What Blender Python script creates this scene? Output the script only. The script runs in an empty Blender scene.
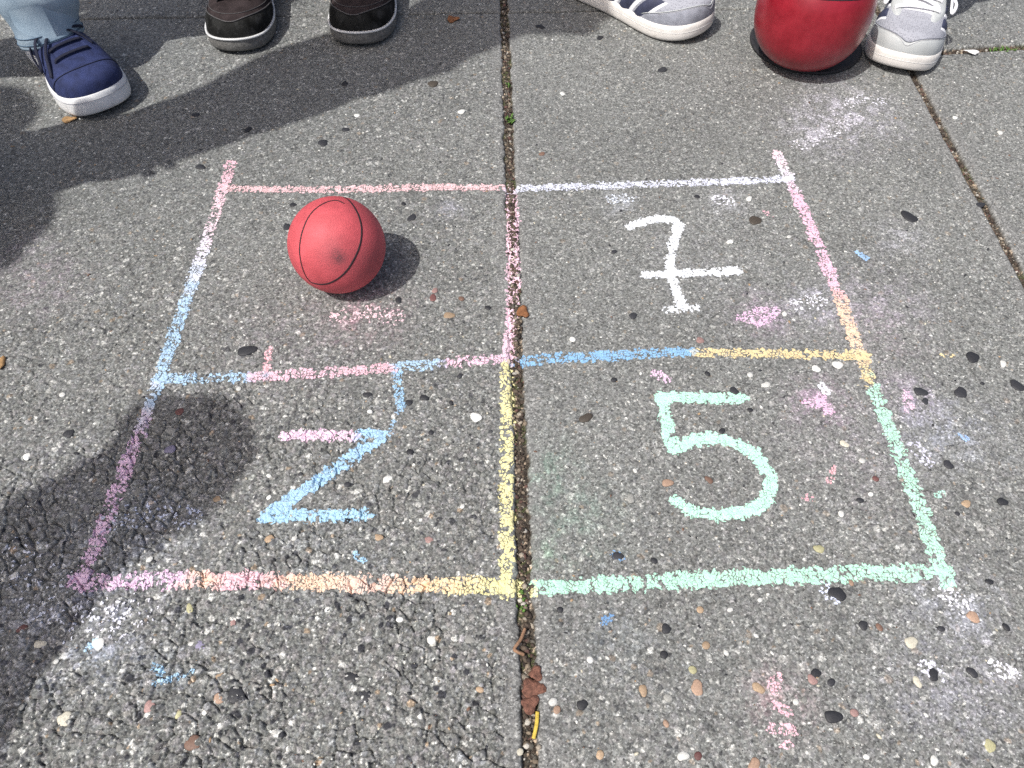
import bpy, math, random
import numpy as np
from mathutils import Vector, Matrix

random.seed(7)
rng = np.random.default_rng(7)
R = math.radians
col = bpy.context.scene.collection
F32 = np.float32

# ------------------------------------------------------------------ camera geometry
FPX, CAMH, PITCH = 769.0, 0.70, R(53.5)

def G(px, py, z=0.0):
    """surveyed point of the pavement (metres) for a point of the photograph"""
    a = (px - 512) / FPX
    b = (384 - py) / FPX
    dx, dy, dz = a, math.cos(PITCH) + b * math.sin(PITCH), -math.sin(PITCH) + b * math.cos(PITCH)
    t = (CAMH - z) / -dz
    return (dx * t, dy * t)

def px_size(y):
    return (y * math.cos(PITCH) + CAMH * math.sin(PITCH)) / FPX

# ------------------------------------------------------------------ small helpers
def srgb(r, g, b):
    def f(c):
        c /= 255.0
        return c / 12.92 if c <= 0.04045 else ((c + 0.055) / 1.055) ** 2.4
    return (f(r), f(g), f(b))

def link(o, parent=None):
    col.objects.link(o)
    if parent is not None:
        o.parent = parent
    return o

def tag(o, label=None, cat=None, group=None, kind=None):
    if label: o['label'] = label
    if cat: o['category'] = cat
    if group: o['group'] = group
    if kind: o['kind'] = kind
    return o

def empty(name, loc=(0, 0, 0), rz=0.0):
    o = bpy.data.objects.new(name, None)
    o.location = loc
    o.rotation_euler = (0, 0, rz)
    o.empty_display_size = 0.05
    return link(o)

def np_mesh(name, v, f, mat=None, parent=None, colors=None, smooth=True):
    v = np.asarray(v, F32)
    f = np.asarray(f, np.int32)
    k = f.shape[1]
    me = bpy.data.meshes.new(name)
    me.vertices.add(len(v))
    me.vertices.foreach_set('co', v.ravel())
    me.loops.add(f.size)
    me.loops.foreach_set('vertex_index', f.ravel())
    me.polygons.add(len(f))
    me.polygons.foreach_set('loop_start', np.arange(0, f.size, k, dtype=np.int32))
    me.update(calc_edges=True)
    if smooth:
        me.polygons.foreach_set('use_smooth', np.ones(len(f), bool))
    if colors is not None:
        ca = me.color_attributes.new('Col', 'FLOAT_COLOR', 'POINT')
        c = np.ones((len(v), 4), F32)
        c[:, :3] = colors
        ca.data.foreach_set('color', c.ravel())
    if mat: me.materials.append(mat)
    return link(bpy.data.objects.new(name, me), parent)

def py_mesh(name, v, f, mat=None, parent=None, smooth=True):
    me = bpy.data.meshes.new(name)
    me.from_pydata([tuple(map(float, p)) for p in v], [], [tuple(map(int, q)) for q in f])
    me.update()
    if smooth:
        me.polygons.foreach_set('use_smooth', np.ones(len(me.polygons), bool))
    if mat: me.materials.append(mat)
    return link(bpy.data.objects.new(name, me), parent)

def rings_mesh(rings, close_ring=True, cap0=False, cap1=False):
    n = len(rings[0])
    v = [p for r in rings for p in r]
    f = []
    m = n if close_ring else n - 1
    for i in range(len(rings) - 1):
        for j in range(m):
            k = (j + 1) % n
            f.append((i * n + j, i * n + k, (i + 1) * n + k, (i + 1) * n + j))
    if cap0: f.append(tuple(range(n - 1, -1, -1)))
    if cap1: f.append(tuple(range((len(rings) - 1) * n, len(rings) * n)))
    return v, f

def tube_geo(pts, rad, seg=8, flat=1.0, up=None):
    """tube along pts; flat < 1 squashes it along the given up vectors"""
    pts = [Vector(p) for p in pts]
    rings = []
    prev = None
    for i, p in enumerate(pts):
        t = (pts[min(i + 1, len(pts) - 1)] - pts[max(i - 1, 0)]).normalized()
        u = Vector(up[i]) if up is not None else (prev if prev is not None else Vector((0, 0, 1)))
        if abs(u.dot(t)) > 0.98: u = Vector((1, 0, 0))
        u = (u - t * u.dot(t)).normalized()
        prev = u
        s = t.cross(u)
        r = rad[i] if hasattr(rad, '__len__') else rad
        rings.append([p + s * (r * math.cos(a)) + u * (r * flat * math.sin(a))
                      for a in (2 * math.pi * k / seg for k in range(seg))])
    return rings_mesh(rings, True, True, True)

def merge_geo(parts):
    V, Fc = [], []
    for v, f in parts:
        b = len(V)
        V += list(v)
        Fc += [tuple(i + b for i in q) for q in f]
    return V, Fc

def catmull(pts, n):
    P = [Vector(p) for p in pts]
    out = []
    for i in range(len(P) - 1):
        p0, p1, p2, p3 = P[max(i - 1, 0)], P[i], P[i + 1], P[min(i + 2, len(P) - 1)]
        for k in range(n):
            t = k / n
            out.append(0.5 * ((2 * p1) + (p2 - p0) * t + (2 * p0 - 5 * p1 + 4 * p2 - p3) * t * t
                              + (3 * p1 - p0 - 3 * p2 + p3) * t ** 3))
    out.append(P[-1])
    return out

# ------------------------------------------------------------------ numpy noise
def h2(ix, iy, seed):
    h = (ix.astype(np.int64) * 374761393 + iy.astype(np.int64) * 668265263 + seed * 974711) & 0xFFFFFFFF
    h = ((h ^ (h >> 13)) * 1274126177) & 0xFFFFFFFF
    h = ((h ^ (h >> 16)) * 2246822519) & 0xFFFFFFFF
    h = h ^ (h >> 15)
    return ((h & 0xFFFFFF).astype(F32)) / F32(16777216.0)

def vnoise(x, y, size, seed):
    u = x / size; v = y / size
    iu = np.floor(u); iv = np.floor(v)
    fu = (u - iu).astype(F32); fv = (v - iv).astype(F32)
    iu = iu.astype(np.int64); iv = iv.astype(np.int64)
    fu = fu * fu * (3 - 2 * fu); fv = fv * fv * (3 - 2 * fv)
    a = h2(iu, iv, seed); b = h2(iu + 1, iv, seed)
    c = h2(iu, iv + 1, seed); d = h2(iu + 1, iv + 1, seed)
    return (a + (b - a) * fu) * (1 - fv) + (c + (d - c) * fu) * fv

def fbm(x, y, size, seed, octv=3):
    s = 0; amp = 0.5; tot = 0
    for o in range(octv):
        s = s + amp * vnoise(x, y, size / 2 ** o, seed + o * 17); tot += amp; amp *= 0.5
    return s / tot

def stones(x, y, size, seed, prob, rmin, rmax):
    """nearest stone of a jittered lattice: dome height 0..1 and a random number of the stone"""
    cu = np.floor(x / size).astype(np.int64); cv = np.floor(y / size).astype(np.int64)
    best = np.zeros(x.shape, F32); rid = np.zeros(x.shape, F32)
    for i in (-1, 0, 1):
        for j in (-1, 0, 1):
            a = cu + i; b = cv + j
            ox = (a + 0.15 + 0.7 * h2(a, b, seed)) * size
            oy = (b + 0.15 + 0.7 * h2(a, b, seed + 1)) * size
            th = h2(a, b, seed + 2) * F32(3.1416)
            k = 0.6 + 0.4 * h2(a, b, seed + 3)
            r = size * (rmin + (rmax - rmin) * h2(a, b, seed + 4))
            ex = h2(a, b, seed + 5) < prob
            dx = (x - ox).astype(F32); dy = (y - oy).astype(F32)
            c = np.cos(th); s = np.sin(th)
            p = dx * c + dy * s; q = (dy * c - dx * s) / k
            d = (p * p + q * q) / (r * r)
            hgt = np.where(ex & (d < 1), np.sqrt(np.maximum(1 - d * d, 0)) * (0.55 + 0.45 * h2(a, b, seed + 6)), 0)
            m = hgt > best
            best = np.where(m, hgt, best)
            rid = np.where(m, h2(a, b, seed + 7), rid)
    return best.astype(F32), rid

def voro_edge(x, y, size, seed):
    cu = np.floor(x / size).astype(np.int64); cv = np.floor(y / size).astype(np.int64)
    f1 = np.full(x.shape, 9, F32); f2 = np.full(x.shape, 9, F32)
    for i in (-1, 0, 1):
        for j in (-1, 0, 1):
            a = cu + i; b = cv + j
            ox = (a + h2(a, b, seed)) * size; oy = (b + h2(a, b, seed + 1)) * size
            d = np.hypot((x - ox).astype(F32), (y - oy).astype(F32)) / size
            f2 = np.minimum(np.maximum(d, f1), f2)
            f1 = np.minimum(d, f1)
    return f2 - f1

def flakes(x, y, size, seed):
    """cell edges and a random number per cell of a jittered lattice"""
    cu = np.floor(x / size).astype(np.int64); cv = np.floor(y / size).astype(np.int64)
    f1 = np.full(x.shape, 9, F32); f2 = np.full(x.shape, 9, F32); rid = np.zeros(x.shape, F32)
    mx = np.zeros(x.shape); my = np.zeros(x.shape)
    for i in (-1, 0, 1):
        for j in (-1, 0, 1):
            a = cu + i; b = cv + j
            ox = (a + .1 + .8 * h2(a, b, seed)) * size; oy = (b + .1 + .8 * h2(a, b, seed + 1)) * size
            d = np.hypot((x - ox).astype(F32), (y - oy).astype(F32)) / size
            n_ = d < f1
            f2 = np.where(n_, f1, np.minimum(f2, d))
            rid = np.where(n_, h2(a, b, seed + 2), rid)
            mx = np.where(n_, ox, mx); my = np.where(n_, oy, my)
            f1 = np.where(n_, d, f1)
    return f2 - f1, rid, f1, mx, my

def sstep(a, b, x):
    t = np.clip((x - a) / (b - a), 0, 1)
    return t * t * (3 - 2 * t)

# ------------------------------------------------------------------ pavement layout
def line2(p, q):
    (x0, y0), (x1, y1) = p, q
    L = math.hypot(x1 - x0, y1 - y0)
    tx, ty = (x1 - x0) / L, (y1 - y0) / L
    return (x0, y0, tx, ty)
J_MID = line2(G(532, 768), G(504, 0))
J_RIGHT = line2(G(1024, 277), G(914, 75))
J_BACK = line2(G(200, 17), G(760, 8))
J_BACKR = line2(G(950, 51), G(1024, 46))
def jd(j, x, y):
    return (x - j[0]) * j[3] - (y - j[1]) * j[2]
CH_Y0, CH_Y1 = G(512, 345)[1], G(512, 215)[1]

# dust and old chalk on the ground: px x, px y, radius px, colour, strength
DUST = [(845, 115, 45, (225, 222, 235), .55), (820, 135, 30, (225, 222, 235), .4), (40, 285, 38, (225, 190, 220), .22), (22, 250, 30, (215, 190, 220), .16),
        (365, 316, 32, (235, 185, 200), .32), (150, 520, 45, (205, 215, 235), .32), (55, 600, 70, (210, 215, 235), .34), (115, 620, 45, (210, 215, 235), .32),
        (97, 655, 28, (205, 220, 240), .4), (620, 200, 18, (220, 225, 235), .4), (725, 200, 18, (225, 225, 235), .4), (815, 303, 28, (220, 218, 235), .45),
        (760, 316, 24, (225, 190, 225), .35), (820, 402, 26, (225, 185, 220), .4), (880, 300, 40, (215, 205, 225), .28), (900, 240, 22, (225, 225, 235), .35),
        (910, 400, 26, (215, 195, 220), .4), (925, 430, 40, (205, 215, 235), .22), (935, 690, 55, (210, 210, 230), .17), (955, 600, 40, (210, 215, 230), .34),
        (985, 670, 45, (215, 212, 230), .17), (700, 260, 60, (205, 205, 215), .10), (780, 700, 28, (235, 190, 200), .28), (545, 470, 35, (170, 215, 190), .2),
        (585, 520, 40, (170, 215, 190), .16), (540, 560, 25, (180, 225, 190), .25), (300, 560, 50, (205, 215, 225), .12), (170, 672, 24, (175, 205, 235), .2),
        (60, 470, 45, (205, 205, 225), .14), (450, 210, 14, (215, 215, 235), .25), (870, 330, 40, (225, 200, 215), .22), (970, 430, 40, (205, 210, 230), .18),
        (615, 640, 30, (180, 205, 225), .1), (300, 335, 60, (215, 195, 210), .12), (850, 450, 60, (215, 200, 215), .14)]
DUSTW = []
for px, py, r, c, s in DUST:
    gx, gy = G(px, py)
    dr = r * px_size(gy)
    DUSTW.append((gx, gy, dr, srgb(*c), s * (.30 if px < 200 else .45)))

def surface(x, y, want_col=False):
    """height of the pavement and (optionally) its albedo; also a 0..1 score of how much it stands proud"""
    x = x.astype(np.float64); y = y.astype(np.float64)
    wx = x + 0.0016 * (vnoise(x, y, 0.0035, 3) - 0.5); wy = y + 0.0016 * (vnoise(x, y, 0.0035, 4) - 0.5)
    s1, i1 = stones(wx, wy, 0.0070, 11, 0.60, 0.34, 0.62)
    s2, i2 = stones(wx, wy, 0.0034, 31, 0.88, 0.38, 0.64)
    fine = vnoise(x, y, 0.0013, 51)
    dm = jd(J_MID, x, y)
    left = sstep(0.01, -0.01, dm)
    # the left slab is worn down to its stones, most of all near the bottom left
    wear_l = np.clip(0.34 + 0.8 * sstep(0.75, 0.15, y) + 0.5 * (fbm(x, y, 0.16, 61) - 0.5), 0.15, 1.15)
    wear_r = np.clip(0.16 + 0.25 * sstep(0.6, 0.1, y) + 0.3 * (fbm(x, y, 0.2, 62) - 0.5), 0.08, 0.8)
    wear = wear_l * left + wear_r * (1 - left)
    dms = dm + 0.004 * (vnoise(x, y, 0.025, 71) - 0.5) + 0.0030 * (vnoise(x, y, 0.006, 72) - 0.5)
    a_mid = np.abs(dms)
    dr = jd(J_RIGHT, x, y)
    a_right = np.abs(dr + 0.002 * (vnoise(x, y, 0.012, 73) - 0.5))
    db = np.abs(jd(J_BACK, x, y) + 0.0012 * (vnoise(x, y, 0.01, 74) - 0.5)); db = np.where(dr < 0, db, 9)
    dbr = np.abs(jd(J_BACKR, x, y) + 0.002 * (vnoise(x, y, 0.012, 75) - 0.5)); dbr = np.where(dr > 0, dbr, 9)
    dedge = np.minimum(np.minimum(a_mid - 0.0078, a_right - 0.0064), np.minimum(db - 0.0024, dbr - 0.0085))
    marg = sstep(0.012, 0.03, np.minimum(a_mid, a_right) + 0.008 * (vnoise(x, y, 0.025, 81) - 0.5))
    wear = wear * (0.25 + 0.75 * marg)
    crack = voro_edge(x + 0.004 * (vnoise(x, y, 0.008, 91) - .5), y + 0.004 * (vnoise(x, y, 0.008, 92) - .5), 0.015, 93)
    cmask = sstep(0.36, 0.56, fbm(x, y, 0.045, 95, 2)) * sstep(0.35, 0.9, wear)
    crack = np.clip(1 - crack / 0.13, 0, 1) * cmask
    far = np.maximum(np.maximum(sstep(1.02, 1.15, np.abs(x)), sstep(1.46, 1.56, y)), sstep(.09, .0, y)).astype(F32)
    s1 = s1 * (1 - far); s2 = s2 * (1 - far); fine = fine * (1 - far) + .5 * far; crack = crack * (1 - far)
    relief = np.maximum(0.0022 * s1, 0.0017 * s2) * wear
    z = relief + 0.0018 * (fbm(x, y, 0.22, 41) - 0.5) + 0.0010 * (vnoise(x, y, 0.03, 42) - 0.5) * (0.4 + wear) \
        + (0.00022 + 0.0002 * wear) * (fine - 0.5) - 0.0046 * crack
    arris = np.clip(1 - dedge / 0.004, 0, 1)
    z = z - 0.0016 * arris * arris
    inside = dedge < 0
    soil = -0.0062 + 0.003 * (fbm(x, y, 0.02, 101, 2) - 0.5) + 0.0018 * s2
    lvl = sstep(CH_Y0 - 0.02, CH_Y0 + 0.03, y) * sstep(CH_Y1 + 0.03, CH_Y1 - 0.01, y) * (a_mid < 0.02)
    soil = soil + 0.0056 * lvl
    wall = sstep(0.0, -0.0016, dedge)
    z = np.where(inside, z * (1 - wall) + soil * wall, z)
    score = np.clip(np.maximum(s1 * 0.95, s2 * 0.85), 0, 1) * 0.6 + 0.25 * fine + 0.3 * vnoise(x, y, 0.0024, 55) - 0.5 * crack
    if not want_col:
        return z.astype(F32), score.astype(F32)
    # ---- albedo
    n = x.shape
    C = np.empty(n + (3,), F32)
    tone = 0.172 + 0.06 * (fbm(x, y, 0.12, 111) - 0.5) + 0.035 * (fbm(x, y, 0.012, 115) - 0.5) * (1 - far)
    mat = tone * (0.92 - 0.12 * wear) * (0.78 + 0.5 * fine)
    C[..., 0] = mat * 1.0; C[..., 1] = mat * 1.035; C[..., 2] = mat * 0.985
    def paint(mask, rgbs):
        m = mask[..., None]
        C[:] = C * (1 - m) + rgbs * m
    def stone_col(i, vis, whites, darks):
        k = (i * 977.0) % 1.0
        g = 0.112 + 0.15 * k
        rgb = np.stack([g * (1.0 + 0.08 * ((i * 331) % 1 - .5)), g, g * (0.97 + 0.1 * ((i * 571) % 1 - .5))], -1).astype(F32)
        w = i > 1 - whites
        d = i < darks
        t = (i > 0.5) & (i < 0.512)
        rgb[w] = np.array([0.50, 0.50, 0.47], F32)
        rgb[d] = np.array([0.035, 0.036, 0.042], F32)
        rgb[t] = np.array([0.27, 0.21, 0.15], F32)
        paint(np.clip(vis, 0, 1), rgb)
    stone_col(i2, sstep(0.15, 0.35, s2) * (0.45 + 0.5 * np.clip(wear, 0, 1)), 0.065, 0.055)
    stone_col(i1, sstep(0.25, 0.42, s1) * np.clip(0.2 + 0.8 * wear, 0, 1), 0.04, 0.05)
    # trowelled margin beside the joints
    mg = (1 - marg) * 0.6
    gm = (0.19 * (0.85 + 0.3 * fine))
    paint(mg, np.stack([gm, gm, gm * 0.97], -1))
    # chalk dust rubbed into the proud grains
    for gx, gy, r, c, s in DUSTW:
        d2 = ((x - gx) ** 2 + (y - gy) ** 2) / (r * r)
        sel = d2 < 5
        if not sel.any(): continue
        dens = np.exp(-d2[sel]) * s
        nn = fbm(x[sel], y[sel], 0.012, 121, 2)
        m = np.clip(dens * (0.25 + 2.2 * sstep(0.42, 0.8, 0.6 * nn + 0.45 * score[sel])), 0, 0.8).astype(F32)[..., None]
        C[sel] = C[sel] * (1 - m) + np.array(c, F32) * 0.8 * m
    # soil in the joints
    sg = 0.6 + 0.9 * fine
    sc = np.stack([0.052 * sg, 0.043 * sg, 0.033 * sg], -1).astype(F32)
    moss = sstep(0.5, 0.66, fbm(x, y, 0.03, 131, 2))[..., None]
    sc = sc * (1 - 0.75 * moss) + np.array([0.055, 0.066, 0.022], F32) * 0.75 * moss
    lt = (i2 > 0.82)[..., None] & (s2 > 0.3)[..., None]
    sc = np.where(lt, np.array([0.33, 0.26, 0.19], F32), sc)
    sc = np.where((db < .004)[..., None], sc * .45, sc)
    paint((inside * wall).astype(F32), sc)
    return z.astype(F32), score.astype(F32), C

# ------------------------------------------------------------------ materials
def new_mat(name):
    m = bpy.data.materials.new(name)
    m.use_nodes = True
    nt = m.node_tree
    b = nt.nodes['Principled BSDF']
    return m, nt, b

def N(nt, typ, **kw):
    n = nt.nodes.new(typ)
    for k, v in kw.items():
        setattr(n, k, v)
    return n

def simple_mat(name, c, rough=0.6, noise=None, amt=0.15, bump=0.0, bscale=400.0, spec=0.4, coat=0.0, dirt=None):
    m, nt, b = new_mat(name)
    b.inputs['Roughness'].default_value = rough
    b.inputs['Specular IOR Level'].default_value = spec
    b.inputs['Coat Weight'].default_value = coat
    tc = N(nt, 'ShaderNodeTexCoord')
    nz = N(nt, 'ShaderNodeTexNoise')
    nz.inputs['Scale'].default_value = noise or 60.0
    nz.inputs['Detail'].default_value = 5
    nt.links.new(tc.outputs['Object'], nz.inputs['Vector'])
    rp = N(nt, 'ShaderNodeValToRGB')
    rp.color_ramp.elements[0].position = 0.3
    rp.color_ramp.elements[1].position = 0.7
    rp.color_ramp.elements[0].color = tuple(x * (1 - amt) for x in c) + (1,)
    rp.color_ramp.elements[1].color = tuple(min(1, x * (1 + amt)) for x in c) + (1,)
    nt.links.new(nz.outputs['Fac'], rp.inputs['Fac'])
    out = rp.outputs['Color']
    if dirt:
        dc, dscale, lo, hi = dirt
        n2 = N(nt, 'ShaderNodeTexNoise')
        n2.inputs['Scale'].default_value = dscale
        n2.inputs['Detail'].default_value = 8
        n2.inputs['Roughness'].default_value = 0.7
        nt.links.new(tc.outputs['Object'], n2.inputs['Vector'])
        mr = N(nt, 'ShaderNodeMapRange')
        mr.inputs['From Min'].default_value = lo; mr.inputs['From Max'].default_value = hi
        nt.links.new(n2.outputs['Fac'], mr.inputs['Value'])
        mx = N(nt, 'ShaderNodeMix', data_type='RGBA')
        mx.inputs['B'].default_value = tuple(dc) + (1,)
        nt.links.new(mr.outputs['Result'], mx.inputs['Factor'])
        nt.links.new(out, mx.inputs['A'])
        out = mx.outputs['Result']
    nt.links.new(out, b.inputs['Base Color'])
    if bump:
        n3 = N(nt, 'ShaderNodeTexNoise')
        n3.inputs['Scale'].default_value = bscale
        n3.inputs['Detail'].default_value = 3
        nt.links.new(tc.outputs['Object'], n3.inputs['Vector'])
        bp = N(nt, 'ShaderNodeBump')
        bp.inputs['Strength'].default_value = bump
        bp.inputs['Distance'].default_value = 0.001
        nt.links.new(n3.outputs['Fac'], bp.inputs['Height'])
        nt.links.new(bp.outputs['Normal'], b.inputs['Normal'])
    return m

def attr_mat(name, rough=0.85, spec=0.3, grain=0.0, gscale=900.0, bump=0.0):
    m, nt, b = new_mat(name)
    at = N(nt, 'ShaderNodeVertexColor', layer_name='Col')
    b.inputs['Roughness'].default_value = rough
    b.inputs['Specular IOR Level'].default_value = spec
    out = at.outputs['Color']
    tc = N(nt, 'ShaderNodeTexCoord')
    if grain:
        nz = N(nt, 'ShaderNodeTexNoise')
        nz.inputs['Scale'].default_value = gscale
        nz.inputs['Detail'].default_value = 4
        nt.links.new(tc.outputs['Object'], nz.inputs['Vector'])
        mr = N(nt, 'ShaderNodeMapRange')
        mr.inputs['From Min'].default_value = 0.3; mr.inputs['From Max'].default_value = 0.7
        mr.inputs['To Min'].default_value = 1 - grain; mr.inputs['To Max'].default_value = 1 + grain * 0.6
        nt.links.new(nz.outputs['Fac'], mr.inputs['Value'])
        vm = N(nt, 'ShaderNodeVectorMath', operation='SCALE')
        nt.links.new(out, vm.inputs[0])
        nt.links.new(mr.outputs['Result'], vm.inputs['Scale'])
        out = vm.outputs['Vector']
        if bump:
            bp = N(nt, 'ShaderNodeBump')
            bp.inputs['Strength'].default_value = bump
            bp.inputs['Distance'].default_value = 0.0006
            nt.links.new(nz.outputs['Fac'], bp.inputs['Height'])
            nt.links.new(bp.outputs['Normal'], b.inputs['Normal'])
    nt.links.new(out, b.inputs['Base Color'])
    return m

def pavement_mat():
    m, nt, b = new_mat('exposed_aggregate_concrete')
    b.inputs['Roughness'].default_value = 0.82
    b.inputs['Specular IOR Level'].default_value = 0.35
    at = N(nt, 'ShaderNodeVertexColor', layer_name='Col')
    tc = N(nt, 'ShaderNodeTexCoord')
    def speck(scale, stops):
        vo = N(nt, 'ShaderNodeTexVoronoi', voronoi_dimensions='2D', feature='F1')
        vo.inputs['Scale'].default_value = scale
        nt.links.new(tc.outputs['Object'], vo.inputs['Vector'])
        sp = N(nt, 'ShaderNodeSeparateColor')
        nt.links.new(vo.outputs['Color'], sp.inputs['Color'])
        rp = N(nt, 'ShaderNodeValToRGB')
        rp.color_ramp.interpolation = 'CONSTANT'
        els = rp.color_ramp.elements
        els[0].position, els[0].color = 0, (stops[0][1],) * 3 + (1,)
        els[1].position, els[1].color = stops[1][0], (stops[1][1],) * 3 + (1,)
        for p, c in stops[2:]:
            e = els.new(p); e.color = (c,) * 3 + (1,)
        nt.links.new(sp.outputs['Red'], rp.inputs['Fac'])
        return rp.outputs['Color'], vo
    c1, v1 = speck(520, [(0, .30), (.10, .42), (.28, .5), (.5, .56), (.72, .65), (.90, .82), (.965, .95)])
    c2, v2 = speck(950, [(0, .36), (.12, .46), (.5, .54), (.8, .64), (.95, .9)])
    mu = N(nt, 'ShaderNodeMix', data_type='RGBA', blend_type='MULTIPLY')
    mu.inputs['Factor'].default_value = 1
    nt.links.new(c1, mu.inputs['A']); nt.links.new(c2, mu.inputs['B'])
    s4 = N(nt, 'ShaderNodeVectorMath', operation='SCALE')
    s4.inputs['Scale'].default_value = 3.5
    nt.links.new(mu.outputs['Result'], s4.inputs[0])
    m2 = N(nt, 'ShaderNodeMix', data_type='RGBA', blend_type='MULTIPLY')
    m2.inputs['Factor'].default_value = 1
    nt.links.new(at.outputs['Color'], m2.inputs['A']); nt.links.new(s4.outputs['Vector'], m2.inputs['B'])
    nt.links.new(m2.outputs['Result'], b.inputs['Base Color'])
    nz = N(nt, 'ShaderNodeTexNoise')
    nz.inputs['Scale'].default_value = 700; nz.inputs['Detail'].default_value = 4
    nt.links.new(tc.outputs['Object'], nz.inputs['Vector'])
    bp = N(nt, 'ShaderNodeBump')
    bp.inputs['Strength'].default_value = 0.55; bp.inputs['Distance'].default_value = 0.0008
    nt.links.new(nz.outputs['Fac'], bp.inputs['Height'])
    nt.links.new(bp.outputs['Normal'], b.inputs['Normal'])
    return m

M_PAVE = pavement_mat()
M_CHALK = attr_mat('chalk', rough=1.0, spec=0.1, grain=0.16, gscale=1100, bump=0.5)
M_STONE = attr_mat('river_stone', rough=0.62, spec=0.4, grain=0.22, gscale=600, bump=0.3)
M_GRIT = attr_mat('grit', rough=0.85, spec=0.3, grain=0.3, gscale=900, bump=0.3)

# ------------------------------------------------------------------ pavement mesh
def axis(parts):
    out = []
    for a, b, s0, s1 in parts:
        x = a
        while x < b - 1e-9:
            out.append(x)
            x += s0 + (s1 - s0) * (x - a) / (b - a)
    out.append(parts[-1][1])
    return np.array(out)
xs = np.concatenate([-axis([(1.02, 1.4, .004, .02), (1.4, 9, .02, .6)])[::-1],
                     axis([(-1.02 + .001, 1.02, .00092, .00092)])[:-1],
                     axis([(1.02, 1.4, .004, .02), (1.4, 9, .02, .6)])])
ys = np.concatenate([-axis([(-0.08, .4, .003, .02), (.4, 9, .02, .6)])[::-1],
                     axis([(0.082, .6, .00085, .0010), (.6, 1.46, .0010, .0021), (1.46, 1.9, .003, .02), (1.9, 9, .02, .6)])])
XX, YY = np.meshgrid(xs, ys)
ny, nx = XX.shape
zz, sc, CC = surface(XX, YY, True)
vv = np.stack([XX.astype(F32), YY.astype(F32), zz], -1).reshape(-1, 3)
idx = np.arange(ny * nx, dtype=np.int32).reshape(ny, nx)
ff = np.stack([idx[:-1, :-1], idx[:-1, 1:], idx[1:, 1:], idx[1:, :-1]], -1).reshape(-1, 4)
pavement = np_mesh('pavement', vv, ff, M_PAVE, colors=CC.reshape(-1, 3))
tag(pavement, 'grey exposed aggregate concrete paving with dark joints', 'pavement', kind='structure')
del XX, YY, zz, sc, CC, vv, ff, idx

M_EARTH = simple_mat('earth', (0.12, 0.11, 0.095), 0.95, 3.0, 0.3)
py_mesh('ground', [(-80, -80, -.04), (80, -80, -.04), (80, 80, -.04), (-80, 80, -.04)], [(0, 1, 2, 3)], M_EARTH, smooth=False)['kind'] = 'structure'

def zat(x, y):
    z, s = surface(np.array([x], float), np.array([y], float))
    return float(z[0])

# ------------------------------------------------------------------ stones set in the concrete
def ico(sub):
    import bmesh
    bm = bmesh.new()
    bmesh.ops.create_icosphere(bm, subdivisions=sub, radius=1)
    v = np.array([q.co[:] for q in bm.verts], F32)
    f = np.array([[w.index for w in q.verts] for q in bm.faces], np.int32)
    bm.free()
    return v, f
ICO1, ICO2, ICO3 = ico(1), ico(2), ico(3)

def scatter(base, P, S, RZ, cols, lump=0.18):
    bv, bf = base
    n, k = len(P), len(bv)
    d = 1 + lump * (rng.random((n, k, 1)) - 0.5) * 2 * 0.6
    V = bv[None] * d * S[:, None, :]
    c, s = np.cos(RZ)[:, None], np.sin(RZ)[:, None]
    X = V[..., 0] * c - V[..., 1] * s
    Y = V[..., 0] * s + V[..., 1] * c
    V = np.stack([X, Y, V[..., 2]], -1) + P[:, None, :]
    Fc = bf[None] + (np.arange(n) * k)[:, None, None]
    Cc = np.repeat(cols[:, None, :], k, 1)
    return V.reshape(-1, 3), Fc.reshape(-1, bf.shape[1]), Cc.reshape(-1, 3)

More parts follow.
